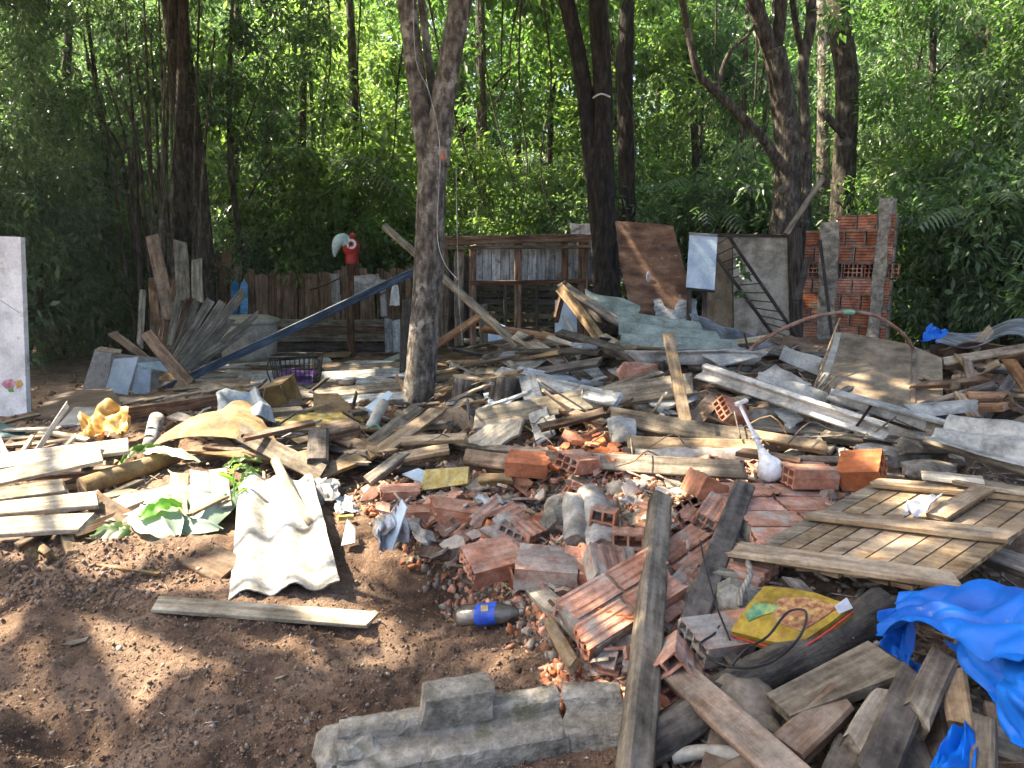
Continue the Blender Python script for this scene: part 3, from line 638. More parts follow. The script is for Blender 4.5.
tr2 = bigtree('tree', 'black double trunked tree behind the brown plywood', [
    ('trunk', [d(611, 335, Y), d(607, 290, Y), d(604, 240, Y), d(601, 180, Y), d(601, 150, Y)], [.21, .19, .18, .18, .17]),
    ('limb', [d(606, 200, Y), d(603, 150, Y-.05), d(603, 90, Y-.05), d(600, 40, Y-.1), d(598, 0, Y-.1), d(596, -60, Y), d(590, -240, Y)], [.14, .135, .125, .125, .12, .11, .07]),
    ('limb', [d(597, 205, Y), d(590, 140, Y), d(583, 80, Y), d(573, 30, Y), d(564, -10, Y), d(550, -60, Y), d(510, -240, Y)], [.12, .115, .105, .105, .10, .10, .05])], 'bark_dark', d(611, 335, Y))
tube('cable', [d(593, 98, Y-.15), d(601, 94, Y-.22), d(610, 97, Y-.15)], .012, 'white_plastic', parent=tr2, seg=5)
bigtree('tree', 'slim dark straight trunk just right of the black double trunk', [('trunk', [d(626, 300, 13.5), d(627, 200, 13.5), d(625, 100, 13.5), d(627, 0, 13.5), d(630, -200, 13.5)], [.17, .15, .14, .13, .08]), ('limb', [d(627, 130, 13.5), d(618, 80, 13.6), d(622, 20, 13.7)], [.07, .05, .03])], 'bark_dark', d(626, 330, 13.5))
Y = 11.2
bigtree('tree', 'grey brown tree with long left limb behind the plywood wall', [
    ('trunk', [d(783, 330, Y), d(784, 240, Y), d(787, 190, Y), d(788, 150, Y), d(783, 100, Y), d(774, 50, Y)], [.24, .21, .2, .19, .17, .16]),
    ('limb', [d(775, 65, Y), d(762, 25, Y), d(750, -10, Y), d(735, -80, Y), d(700, -240, Y)], [.12, .11, .1, .09, .04]),
    ('limb', [d(776, 50, Y), d(780, 20, Y), d(782, -15, Y), d(790, -90, Y), d(800, -240, Y)], [.09, .085, .085, .08, .04]),
    ('limb', [d(780, 165, Y), d(760, 135, Y-.1), d(730, 105, Y-.1), d(700, 75, Y-.1), d(690, 40, Y-.1), d(680, -10, Y-.1), d(660, -100, Y)], [.075, .065, .06, .055, .05, .04, .02]),
    ('branch', [d(716, 92, Y-.1), d(728, 55, Y), d(748, 35, Y), d(756, 20, Y)], [.035, .03, .02, .012])], 'bark_mid', d(783, 330, Y))
bigtree('tree', 'thin wavy stem between the two large right trunks', [('trunk', [d(800, 330, 11.5), d(806, 190, 11.5), d(805, 130, 11.5), d(803, 70, 11.5), d(811, 20, 11.5), d(810, -30, 11.5), d(812, -240, 11.5)], [.09, .085, .08, .075, .075, .07, .04]), ('limb', [d(804, 60, 11.5), d(796, 25, 11.5), d(790, -20, 11.4)], [.05, .045, .04])], 'bark_mid', d(800, 330, 11.5))
bigtree('tree', 'sturdy trunk with low elbow branch behind the brick wall', [('trunk', [d(840, 330, 11.9), d(841, 230, 11.9), d(845, 150, 11.9), d(847, 80, 11.9), d(842, 40, 11.9), d(838, -10, 11.9), d(836, -240, 11.9)], [.2, .18, .17, .165, .17, .16, .08]), ('branch', [d(845, 135, 11.8), d(832, 122, 11.7), d(824, 112, 11.7)], [.07, .06, .04])], 'bark_mid', d(840, 330, 11.9))
bigtree('tree', 'pale sunlit trunk between the two large right trunks', [('trunk', [d(822, 330, 14.5), d(823, 180, 14.5), d(824, 60, 14.5), d(822, -60, 14.5), d(822, -240, 14.5)], [.13, .12, .11, .1, .06])], 'bark_grey', d(822, 330, 14.5))
Y = 11.8
st = [('trunk', [d(184, 345, Y), d(181, 250, Y), d(180, 160, Y), d(183, 60, Y), d(184, -20, Y), d(190, -240, Y)], [.11, .10, .09, .08, .07, .05])]
for x0, x1, y1 in ((166, 150, 30), (172, 158, -20), (160, 135, 60), (155, 122, 90), (150, 105, 70), (148, 92, 110), (164, 170, -10), (158, 143, -20), (190, 200, -20), (194, 215, 30), (143, 118, 170), (152, 146, 100), (160, 165, 60), (176, 168, -10), (146, 125, 20), (138, 84, 40)):
    yy = Y - rnd.uniform(-.3, .4); st.append(('stem', [d(x0, 345, yy), d(x0*.7+x1*.3 + rnd.uniform(-2, 2), 230, yy), d((x0+x1)/2, 150, yy), d(x1, y1, yy)], [.03, .027, .022, .012]))
bigtree('tree', 'clump of many dark stems behind the fan of boards', st, 'bark_mid', d(175, 350, Y))
for px, y0, Yt, r_, ln in ((483, 240, 17, .13, -3), (515, 240, 19, .11, 6), (465, 240, 21, .09, -4), (545, 235, 18, .07, 14), (700, 235, 18, .09, -14), (655, 235, 20, .07, 6), (300, 260, 16, .09, 5), (268, 280, 15, .1, -4), (320, 270, 18, .07, 8), (358, 250, 15.5, .1, -8), (740, 240, 16, .06, 8), (930, 330, 12.6, .06, 4), (975, 330, 13.5, .09, -5), (1000, 340, 11.9, .07, 8), (120, 280, 16, .1, 0), (60, 270, 14.5, .09, 10), (30, 300, 15.5, .1, -4), (232, 260, 14.8, .09, 6)):
    bigtree('tree', 'slender dark trunk among the backlit foliage', [('trunk', [d(px, y0+70, Yt), d(px+ln*.3, 160, Yt), d(px+ln*.7, 60, Yt), d(px+ln*1.2, -40, Yt), d(px+ln*1.4, -200, Yt)], [r_*1.1, r_, r_*.85, r_*.7, r_*.4])], 'bark_mid', d(px, y0+80, Yt))['group'] = 'slender trunks in the foliage'

for k in range(18):
    x0 = rnd.uniform(40, 1000); Yv = rnd.uniform(11.5, 14.5); x1 = x0 + rnd.uniform(-70, 70); yb = rnd.uniform(120, 260)
    tube('vine', [d(x0, -60, Yv), d(x0*.7+x1*.3 + rnd.uniform(-10, 10), yb*.3, Yv), d(x0*.3+x1*.7 + rnd.uniform(-14, 14), yb*.7, Yv), d(x1, yb, Yv)], [.02, .016, .012, .006], 'bark_mid', 'thin bare vine hanging through the forest foliage', 'vine', 5, group='hanging vines')
# ---- palms: arching fronds with leaflets
def palm(px, py, Y, n, L, label, m='leaf_dark', z0=.2, seed=0):
    q = random.Random(seed); b = d(px, py, Y); t = thing('palm', label, 'palm', Vector((b.x, b.y, h(b.x, b.y))))
    tube('trunk', [Vector((b.x, b.y, -.1)), Vector((b.x, b.y, b.z*.6)), b], [.09, .07, .06], 'bark_mid', parent=t, seg=8, k=3)
    for i in range(n):
        a = 6.283*i/n + q.uniform(-.3, .3); e = q.uniform(.2, 1.1); V = []; Fc = []; P = []
        for s in range(13):
            k = s/12; P.append(b + Vector((math.cos(a), math.sin(a), 0))*(L*k*math.cos(e*(1-.4*k))) + Vector((0, 0, L*(math.sin(e)*k*1.1 - .75*k*k))))
        for s in range(1, 13):
            tt = (P[s]-P[s-1]).normalized(); sd = tt.cross(Vector((0, 0, 1))).normalized()
            for f in (0, .5):
                p = P[s-1].lerp(P[s], f)
                for sg in (-1, 1):
                    l = L*.30*math.sin(math.pi*min(.97, .12+.86*s/13))*q.uniform(.85, 1.1); e2 = p + sd*sg*l*.75 + tt*l*.5 - Vector((0, 0, l*.45)); wv = tt*.022
                    k = len(V); V += [p-wv, p+wv, (p+e2)/2+wv*1.3+Vector((0, 0, .1*l)), e2, (p+e2)/2-wv*1.3+Vector((0, 0, .1*l))]; Fc += [(k, k+1, k+2, k+4), (k+4, k+2, k+3)]
        k0 = len(V)
        tv, tf = tube_mesh(P, [.014*(1-.8*s/12) for s in range(13)], 4); V += tv; Fc += [tuple(x+k0 for x in f) for f in tf]
        c = b; o = link('frond', me('frond', [v-c for v in V], Fc, m), t, T(c))
palm(700, 215, 14.6, 13, 2.1, 'dark feather palm behind the plywood wall', seed=1)
palm(985, 235, 9.9, 12, 1.7, 'drooping palm at the right forest edge', 'leaf_grey', seed=3)
palm(330, 195, 15.0, 14, 2.6, 'hanging palm behind the picket fence', 'leaf_grey', seed=4)
palm(30, 190, 12.6, 13, 2.0, 'dark palm behind the white panel', seed=5)

# ---- canopy overhead: unseen leaves set along sun rays to shape the dapple, thinned over LIT
LIT = [([(-260, 432), (130, 424), (400, 432), (425, 600), (420, 645), (270, 665), (130, 715), (-260, 700)], 1.0), ([(0, 700), (180, 690), (200, 740), (0, 768)], .6),
       ([(525, 435), (612, 428), (622, 468), (535, 472)], .9), ([(600, 490), (700, 455), (840, 452), (840, 545), (740, 562), (690, 520)], .75), ([(800, 480), (1040, 465), (1040, 560), (900, 590), (820, 545)], .95),
       ([(690, 360), (900, 440), (1010, 440), (870, 385)], .5), ([(470, 425), (700, 370), (700, 405), (480, 445)], .8), ([(560, 690), (600, 640), (650, 650), (640, 720)], .9), ([(880, 345), (945, 355), (945, 405), (880, 412)], .8),
       ([(150, 380), (300, 380), (470, 395), (460, 450), (150, 440)], .35), ([(610, 215), (700, 215), (700, 330), (610, 330)], .45), ([(800, 190), (900, 190), (895, 300), (800, 300)], .8), ([(-300, 0), (260, 0), (260, 330), (-300, 340)], .6), ([(380, 640), (470, 610), (480, 660), (400, 680)], .7)]
rnd.seed(14)
rs = np.random.RandomState(21); cl = [[], [], [], []]; roots = [Vector((-.9, 6.9, 0)), Vector((-5.3, 11.8, 0)), Vector((-7.2, 4.6, 0)), Vector((-3.6, -2.5, 0))]
Ctop = [Vector((-.8, 6.7, 8.2)), Vector((-5.2, 11.5, 9.5)), Vector((-7, 4.6, 8)), Vector((-3.6, -2, 8))]
cnt = 0
while cnt < 1250:
    x, y = rs.uniform(-6.5, 8), rs.uniform(.6, 13.5); cnt += 1
    z0 = h(x, y) + .1 + (rs.uniform(0, 2.6) if y > 8.5 else 0); px, py = pix((x, y, z0)); skip = .06 if y < 8 else .5
    for P_, pr in LIT:
        if inpoly(px, py, P_): skip = max(skip, pr)
    if rs.rand() < skip: continue
    zt = rs.uniform(5.6, 8.8); k = (zt - z0)/SUN.z; c = Vector((x, y, z0)) + SUN*k
    qx, qy = pix(c)
    if c.y > 1 and 0 < qx < 1024 and qy > -25: continue
    i = min(range(4), key=lambda i: (Vector((c.x, c.y, 0)) - roots[i]).length); cl[i].append(c)
TOP = ['', '', 'unseen tall tree left of the yard, crown shaped to shade the debris', 'unseen tall tree behind the camera, crown shaped to shade the soil']
for i in range(4):
    if i == 0: t = tr1
    elif i == 1: t = thing('tree', 'tall spreading tree above the stem clump at left', 'tree', roots[1])
    else: t = thing('tree', TOP[i], 'tree', roots[i])
    if i: tube('trunk', [roots[i] + Vector((0, .6 if i == 1 else 0, -.2)), roots[i] + Vector((.1, .5 if i == 1 else .1, 3)), Ctop[i]], [.28, .22, .12], 'bark_mid', parent=t, seg=10)
    base = Ctop[i] - Vector((0, 0, 1.6))
    pts = np.array([c[:] for c in cl[i]])
    if not len(pts): continue
    link('crown', leaf_mesh('crown', pts - np.array(base), 95, .40, .23, .55, 'leaf_mid', 40+i, .25, .7), t, T(base))  # crown leaves placed for the dappled shade they cast
    for c in cl[i][::14]:
        mid = base.lerp(c, .5) + Vector((0, 0, .35)); tube('branch', [base, mid, c], [.06, .035, .012], 'bark_mid', parent=t, seg=5, k=3)
rnd.seed(15)
# ================================================================== standing things at the back
# tall white panel with sticker at the left edge
A, B = d(-75, 425, 6.9), d(27, 418, 6.7)
t = thing('refrigerator_door', 'tall white door panel with flower sticker at the left edge', 'panel', (A+B)/2)
pl = plane3(A, B, d(21, 237, 6.85))
poly('door_face', [pl(-75, 233), pl(20.5, 237), pl(27, 418), pl(-75, 428)], 'white_paint', t=.05, parent=t)
off = lambda p: p + (Vector((0, 0, CAMZ)) - p).normalized()*.004
st = poly('sticker', [off(pl(1, 384)), off(pl(5, 380)), off(pl(12, 379)), off(pl(16, 383)), off(pl(13, 388)), off(pl(6, 389))], 'pinkflower', t=.002, parent=t); st['label'] = 'pink flower sticker'
st = poly('sticker', [off(pl(14, 381)), off(pl(21, 380)), off(pl(23, 385)), off(pl(17, 389))], 'bag_yellow', t=.002, parent=t); st['label'] = 'yellow flower sticker'
poly('sticker', [off(pl(6, 386)), off(pl(12, 386)), off(pl(14, 392)), off(pl(9, 392))], 'leaf_fresh', t=.003, parent=t)
tube('scratch_line', [off(pl(0, 300)), off(pl(12, 308)), off(pl(20, 313))], .003, 'grey_panel', parent=t, seg=4)

# picket fence with rails
Yf = 12.6
t = thing('picket_fence', 'dark weathered picket fence along the back left of the yard', 'fence', d(330, 352, Yf))
x = 238
while x < 414:
    wd = rnd.uniform(.10, .13); tp = 270 + rnd.uniform(-4, 5); Y = Yf + rnd.uniform(-.03, .03)
    plank('picket', d(x, 352, Y), d(x + rnd.uniform(-1.5, 1.5), tp, Y), wd, .02, rnd.choice(['wood_fence', 'wood_fence', 'wood_fence', 'wood_brown']), parent=t, bow=.004)
    x += wd*F/Yf + .5
for yy in (292, 333): plank('rail', d(232, yy, Yf+.05), d(414, yy - 1, Yf+.05), .07, .05, 'wood_brown', parent=t)
for xx, m_ in ((212, 'wood_brown'), (225, 'wood_brown')): plank('tall_picket', d(xx, 345, Yf-.15), d(xx + .5, 253 + (xx == 212)*2, Yf-.15), .18, .025, m_, parent=t, bow=.003)
for xx in (234.5, 244):                                                   # pointed blue pickets
    a, b = d(xx, 335, Yf-.25), d(xx, 285, Yf-.25); hw = .062
    poly('blue_picket', [a + Vector((-hw, 0, 0)), a + Vector((hw, 0, 0)), b + Vector((hw, 0, 0)), d(xx, 279, Yf-.25), b + Vector((-hw, 0, 0))], 'picket_blue', t=.02, parent=t)['label'] = 'pointed bright blue picket'
for x0, y0, x1, y1, wd in ((337, 310, 335, 274, .14), (384, 316, 382, 280, .11)): plank('pale_picket', d(x0, y0, Yf-.12), d(x1, y1, Yf-.12), wd, .02, 'wood_white', parent=t)
# low plank wall in front
t = thing('plank_wall', 'low wall of horizontal boards at the foot of the picket fence', 'wall', d(330, 365, 12.2))
for yy, x0, x1, m_ in ((322, 262, 400, 'wood_grey'), (330, 250, 405, 'wood_brown'), (338, 262, 408, 'wood_grey'), (347, 246, 412, 'wood_dark'), (355, 250, 410, 'wood_brown')):
    plank('board', d(x0, yy, 12.2), d(x1, yy + rnd.uniform(-2, 1), 12.2), .13, .025, m_, parent=t, roll=88)
for xx in (255, 320, 352, 395): plank('post', d(xx, 366, 12.28), d(xx, 318, 12.28), .09, .08, 'wood_brown', parent=t)
t = thing('grey_panel_board', 'blue grey board leaning below the hanging cloth', 'board', d(398, 360, 11.9))
for k in range(3): plank('board', d(389 + 8*k, 352, 11.9), d(388 + 8*k, 319 + k, 12.0), .125, .02, 'wood_bluewhite' if k < 2 else 'wood_grey', parent=t, bow=.003)
# toucan head on its post
t = thing('toucan_sculpture', 'red toucan head sculpture with pale blue beak on a post', 'sculpture', d(350, 350, 11.9))
Y = 11.9
plank('post', d(351, 356, Y), d(350, 262, Y), .12, .11, 'wood_brown', parent=t, bow=.002)
hd = d(351, 247, Y-.02); b = bmesh.new(); bmesh.ops.create_icosphere(b, subdivisions=3, radius=1)
for v in b.verts:
    p = v.co; k = 1 - .25*max(0, -p.z - .2); v.co = Vector((p.x*.14*k, p.y*.12*k, p.z*.19)) + Vector((.03*max(0, p.z)*-1, 0, 0))
x = bpy.data.meshes.new('head'); b.to_mesh(x); b.free(); x.materials.append(M['red_paint']); x.polygons.foreach_set('use_smooth', [True]*len(x.polygons)); head = link('head', x, t, T(hd))
tube('neck', [d(352, 264, Y), d(352, 258, Y), d(351, 250, Y)], [.10, .105, .11], 'red_paint', parent=t, seg=14)
bk = tube('beak', [d(347, 243, Y-.06), d(343, 239.5, Y-.08), d(338.5, 241.5, Y-.1), d(335.5, 248, Y-.1), d(334.5, 257, Y-.1)], [.095, .10, .092, .06, .01], 'beak_blue', parent=head, seg=14)
for rr, m_, yy in ((.078, 'white_plastic', .118), (.042, 'red_paint', .128), (.022, 'black_plastic', .136)):
    p = hd + Vector((.03, -yy, .045)); V, Fc = tube_mesh([Vector((0, .02, 0)), Vector((0, 0, 0))], rr, 16); e = link('eye', me('eye', V, Fc, m_), head, T(p))
chunk('crest', hd + Vector((.03, 0, .19)), (.05, .03, .04), 'red_paint', None, parent=head, sub=1)
# cloths hung on the fence
patch('hanging_cloth', [d(350, 276, 12.3), d(379, 274, 12.3), d(384, 292, 12.2), d(349, 298, 12.2)], 'cloth_grey', 'grey white cloth draped over the picket fence', 'cloth', 14, 10, warp=.03, crumple=.02, cs=4)
patch('hanging_cloth', [d(392, 285, 12.3), d(398, 285, 12.3), d(400, 305, 12.25), d(389, 306, 12.25)], 'white_plastic', 'small white cloth hanging beside the blue beam', 'cloth', 8, 8, warp=.03, crumple=.015, cs=4)
tube('cable', [d(310, 290, 12.3), d(325, 285, 12.3), d(340, 278, 12.3)], .012, 'iron', 'dark bent rod lying over the pickets', 'rod', 5)
# cream water tank behind the beam
t = thing('water_tank', 'cream plastic water tank behind the blue beam', 'tank', d(250, 362, 11.2))
c = d(250, 362, 11.2); prof = [(0, 0), (.34, 0), (.40, .12), (.44, .55), (.44, .60), (.47, .61), (.47, .66), (.42, .68), (.30, .72), (0, .74)]; V = []; Fc = []; ns = 28
for r_, z in prof:
    for j in range(ns): V.append((r_*math.cos(6.2832*j/ns), r_*math.sin(6.2832*j/ns), z))
for i in range(len(prof)-1):
    for j in range(ns): k = (j+1) % ns; Fc.append((i*ns+j, i*ns+k, (i+1)*ns+k, (i+1)*ns+j))
body = [f for f in Fc if f[0] < 4*ns]; lid = [f for f in Fc if f[0] >= 4*ns]
link('tank_body', me('tank_body', V, body, 'cream_plastic', True), t, T(c)); link('lid', me('lid', V, lid, 'cream_plastic', True), t, T(c))
# blue steel beam
a, b = d(150, 396, 8.6), d(413, 272, 9.6)
t = thing('roof_beam', 'long blue painted beam slanting up across the back yard', 'beam', a)
plank('web', a, b, .04, .08, 'paint_blue', parent=t, roll=0, bow=.002, rag=.004)
for k in (-1, 1): plank('flange', a + Vector((0, 0, .045*k)), b + Vector((0, 0, .045*k)), .08, .012, 'paint_blue', parent=t, bow=.0, rag=.004)
# fan of timber slabs
fan = [(171, 320, 152, 236, .2, 'wood_brown'), (183, 300, 180, 242, .2, 'wood_grey'), (155, 335, 153, 278, .13, 'wood_brown'), (163, 340, 171, 278, .16, 'wood_brown'), (166, 348, 180, 274, .17, 'wood_brown'), (168, 352, 188, 277, .09, 'wood_grey'), (170, 355, 191, 295, .12, 'wood_brown'), (173, 358, 198, 298, .13, 'wood_grey'),
       (176, 360, 211, 300, .15, 'wood_grey'), (180, 362, 222, 303, .14, 'wood_grey'), (186, 364, 243, 293, .16, 'wood_grey'), (192, 366, 231, 320, .13, 'wood_brown'), (196, 362, 258, 314, .11, 'wood_brown'), (190, 370, 252, 326, .12, 'wood_grey'), (198, 300, 197, 260, .17, 'wood_brown'), (140, 345, 143, 290, .1, 'wood_dark'), (185, 368, 236, 335, .1, 'wood_grey'), (170, 345, 178, 296, .1, 'wood_brown'), (181, 366, 215, 322, .1, 'wood_brown')]
for i, (x0, y0, x1, y1, wd, m_) in enumerate(fan):
    Yb = 9.6 - .04*i
    o = plank('timber_slab', d(x0, y0, Yb), d(x1, y1, Yb + .5), wd*(.75 if i > 2 else .85), .03, ('wood_slab' if i > 6 or m_ == 'wood_grey' else m_), 'rough grey timber slab in the fan of leaning boards', 'board', roll=0, group='fan of rough timber slabs', rag=.05, rough=.008)
    q = o.matrix_basis; ax = q.col[0].to_3d(); vw = (q.translation - Vector((0, 0, CAMZ))).normalized(); uu = ax.cross(vw).normalized(); nn = ax.cross(uu)
    o.matrix_basis = basis(q.translation, ax, uu, nn)
    if i in (0, 1): o['label'] = ('tallest slab standing left in the timber fan', 'pale topped upright slab beside the tallest in the fan')[i]; o['group'] = 'standing slabs of the timber fan'
    if i == 10: o['label'] = 'pale tipped long slab reaching the blue pickets'
    if i == 14: o['label'] = 'short upright slab behind the fan top'
plank('plank', d(147, 333, 8.7), d(190, 385, 8.3), .15, .035, 'wood_brown', 'brown plank crossing in front of the timber fan', roll=60, rag=.04)
plank('plank', d(112, 333, 9.0), d(150, 362, 8.9), .10, .03, 'wood_brown', 'short brown plank leaning left of the grey cabinet', roll=40)
# grey and blue cabinet wreck
t = thing('cabinet', 'broken open cabinet with light blue door at the back left', 'cabinet', d(125, 398, 8.2))
pA = lambda x, y, k=0: d(x, y, 8.2 + k)
poly('side_panel', [pA(82, 390), pA(95, 349), pA(112, 354), pA(106, 393)], 'grey_panel', t=.015, parent=t)
poly('side_panel', [pA(95, 349), pA(100, 347, .3), pA(122, 349, .3), pA(120, 354)], 'wood_grey', t=.015, parent=t)
poly('back_panel', [pA(97, 352, .32), pA(160, 358, .4), pA(158, 395, .4), pA(98, 392, .3)], 'grey_panel', t=.012, parent=t)
poly('door', [pA(105, 391, -.12), pA(114, 359, -.1), pA(138, 357, -.1), pA(127, 395, -.12)], 'laminate_blue', t=.02, parent=t)
poly('door', [pA(131, 394, -.02), pA(138, 364, 0), pA(151, 367, 0), pA(149, 394, -.02)], 'laminate_blue', t=.02, parent=t)
poly('shelf', [pA(138, 362, -.05), pA(160, 362, .3), pA(173, 371, .25), pA(142, 368, -.05)], 'laminate_blue', t=.018, parent=t)
# purple basket
t = thing('basket', 'black and purple plastic basket standing behind the yellow sheets', 'basket', d(301, 390, 8.4)); c = d(301, 389, 8.4) + Vector((0, -.1, .07))
def P_(x, y, z): return c + Vector((x, y, z))
for z, e, m_ in ((0, .21, 'black_plastic'), (.09, .225, 'black_plastic'), (.20, .24, 'black_plastic'), (.34, .26, 'black_plastic')):
    q = [P_(-e, -e*.7, z), P_(e, -e*.7, z), P_(e, e*.7, z), P_(-e, e*.7, z), P_(-e, -e*.7, z)]; tube('rim' if z > .3 else 'hoop', q, .013 if z > .3 else .007, m_, parent=t, seg=6, k=0)
for k in range(10):
    a = -1 + 2*k/9
    for sy in (-1, 1): tube('bar', [P_(a*.21, sy*.15, 0), P_(a*.255, sy*.18, .34)], .006, 'black_plastic', parent=t, seg=5, k=0)
for k in range(7):
    a = -1 + 2*k/6
    for sx in (-1, 1): tube('bar', [P_(sx*.21, a*.15, 0), P_(sx*.255, a*.18, .34)], .006, 'black_plastic', parent=t, seg=5, k=0)
patch('purple_liner', [P_(-.2, .14, .16), P_(.2, .14, .15), P_(.21, -.16, .10), P_(-.21, -.16, .11)], 'purple', 12, t=.01, parent=t, crumple=.02, cs=5, nu=12, nv=10)
patch('purple_liner', [P_(-.21, -.165, .12), P_(.21, -.165, .12), P_(.20, -.15, .0), P_(-.20, -.15, .0)], 'purple', t=.008, parent=t, crumple=.012, cs=5, nu=12, nv=8)
for sx in (-1, 1): tube('handle', [P_(sx*.26, -.12, .33), P_(sx*.31, -.13, .2), P_(sx*.27, -.12, .05)], .009, 'black_plastic', parent=t, seg=6)

# shack wall frame
Yw = 10.9
t = thing('shack_wall', 'remaining shack wall of whitewashed boards on a timber frame', 'wall', d(525, 345, Yw))
x = 478
while x < 606:
    if not (516 < x < 520): plank('wall_board', d(x, 283, Yw+.1), d(x, 241 + rnd.uniform(-3, 2), Yw+.1), .125, .018, 'wood_bluewhite', parent=t, bow=.002, rough=.002)
    x += .135*F/Yw
for yy in (288, 295, 302, 309, 316, 324, 331): plank('slat', d(474, yy, Yw+.1), d(592, yy + rnd.uniform(-1, 1), Yw+.1), .075, .02, rnd.choice(['wood_brown', 'wood_grey', 'wood_dark']), parent=t, roll=88, bow=.003)
for xx, tp, wd in ((445, 250, .12), (459, 248, .14), (473, 245, .10), (518, 240, .11), (565, 240, .10), (583, 238, .15)): plank('post', d(xx, 345, Yw), d(xx, tp, Yw), wd, .08, 'wood_brown' if xx > 470 else 'wood_grey', parent=t, bow=.003)
plank('top_beam', d(440, 241, Yw-.12), d(598, 238, Yw-.12), .05, .12, 'wood_brown', parent=t, bow=.003)
plank('rail', d(440, 248, Yw-.15), d(612, 247, Yw-.15), .05, .05, 'wood_grey', parent=t, bow=.003)
plank('rail', d(470, 283, Yw-.02), d(602, 281, Yw-.02), .05, .07, 'wood_brown', parent=t, bow=.003)
for xx in (505, 537): plank('stud', d(xx, 330, Yw-.02), d(xx, 284, Yw-.02), .05, .05, 'wood_dark', parent=t, bow=.003)
for k in range(2): plank('upper_board', d(576 + 11*k, 246, Yw+.2), d(576 + 11*k, 224, Yw+.2), .16, .02, 'wood_white', parent=t)
plank('side_board', d(447, 340, Yw+.3), d(450, 262, Yw+.3), .30, .02, 'wood_dark', parent=t); plank('side_board', d(467, 338, Yw+.2), d(466, 255, Yw+.2), .2, .02, 'wood_dark', parent=t)
poly('door_panel', [d(555, 338, 9.6), d(555, 300, 9.7), d(577, 303, 9.7), d(577, 338, 9.6)], 'laminate_blue', 'light blue door panel standing before the shack slats', 'panel', .03)
# bits leaning in front of it
plank('pole', d(384, 226, 8.9), d(520, 348, 7.2), .075, .07, 'wood_grey', 'long grey pole slanting behind the forked tree', 'pole', bow=.004)
plank('board', d(428, 350, 6.9), d(479, 317, 7.0), .07, .05, 'wood_orange', 'rusty orange batten rising beside the forked tree', roll=50)
plank('board', d(484, 328, 7.6), d(575, 342, 7.4), .09, .07, 'wood_orange', 'long orange brown beam in front of the slatted wall', roll=40)
plank('board', d(561, 284, 9.0), d(641, 336, 8.2), .12, .04, 'wood_grey', 'grey board sloping down from the shack corner', roll=30)
plank('board', d(560, 288, 8.9), d(602, 342, 8.2), .13, .03, 'wood_tan', 'tan board sloping left of the brown plywood', roll=70)
plank('board', d(556, 320, 8.8), d(566, 283, 9.0), .10, .04, 'wood_brown', 'short upright brown post end by the shack corner', roll=60)
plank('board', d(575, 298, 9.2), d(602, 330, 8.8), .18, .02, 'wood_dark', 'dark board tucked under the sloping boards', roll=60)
patch('sheet', [d(585, 290, 9.1), d(640, 308, 8.9), d(636, 316, 8.6), d(592, 312, 8.6)], 'fibro_green', 'crumpled pale sheet caught below the sloping boards', 'sheet', 12, 8, warp=.05, crumple=.03, cs=3)
plank('board', d(432, 340, 8.0), d(437, 285, 8.4), .09, .05, 'wood_grey', 'thin grey post right of the forked tree', roll=0)
plank('board', d(484, 345, 8.8), d(483, 305, 8.8), .16, .03, 'wood_grey', 'blue grey short board standing under the shack frame', roll=60)
patch('sheet', [d(488, 318, 9.2), d(505, 326, 9.2), d(510, 345, 9.0), d(488, 342, 9.0)], 'laminate_blue', 'pale blue sheet scrap left of the slatted wall', 'sheet', warp=.03)
plank('board', d(405, 372, 8.0), d(408, 300, 8.4), .12, .03, 'wood_dark', 'dark board upright just left of the forked trunk', roll=0)
# brown plywood and neighbours
pl = plane3(d(617, 330, 9.2), d(690, 330, 9.0), d(640, 222, 9.6))
poly('plywood_sheet', [pl(615, 221), pl(645, 222.5), pl(673, 226), pl(683, 262), pl(692, 298), pl(696, 335), pl(642, 335), pl(628, 300), pl(620, 262)], 'plywood', 'brown delaminated plywood sheet leaning on the black trunk', 'plywood', .018, jag=.005)
off = lambda p: p + (Vector((0, 0, CAMZ)) - p).normalized()*.03
poly('board', [off(pl(653, 300)), off(pl(660, 298)), off(pl(667, 308)), off(pl(674, 310)), off(pl(679, 300)), off(pl(696, 299)), off(pl(700, 336)), off(pl(657, 328))], 'wood_bluewhite', 'torn white painted board at the foot of the brown plywood', 'board', .015, jag=.012)
chunk('paint_patch', pl(648, 277) + Vector((0, -.02, 0)), (.03, .008, .08), 'paper_white', 'small torn white scrap on the brown plywood', 'scrap', sub=1)
pl = plane3(d(690, 340, 8.9), d(717, 340, 8.85), d(700, 235, 9.2))
t = thing('whiteboard', 'light blue rectangular board beside the brown plywood', 'board', pl(700, 340))
poly('panel', [pl(689.5, 234.5), pl(717.5, 236.5), pl(714.5, 290), pl(686, 287)], 'laminate_blue', t=.018, parent=t)
plank('frame_strip', pl(686, 288.6), pl(714.5, 291.6), .03, .03, 'black_plastic', parent=t, bow=0, rag=0); plank('frame_strip', pl(689, 233.6), pl(717.5, 235.6), .02, .03, 'grey_panel', parent=t, bow=0, rag=0)
for xx in (690, 706): plank('support', pl(xx, 345) + Vector((0, .05, 0)), pl(xx, 286) + Vector((0, .03, 0)), .06, .04, 'wood_dark', parent=t)
t = thing('plywood_wall', 'grey plywood wall section behind the leaning ladder', 'wall', d(748, 345, 9.7))
pl = plane3(d(708, 345, 9.7), d(790, 345, 9.5), d(750, 235, 9.8))
poly('panel', [pl(707, 236), pl(732, 236), pl(733, 345), pl(706, 345)], 'plywood_tan', t=.02, parent=t)
poly('panel', [pl(733, 236.5), pl(787, 237.5), pl(790, 345), pl(734, 345)], 'plywood_grey', t=.02, parent=t)
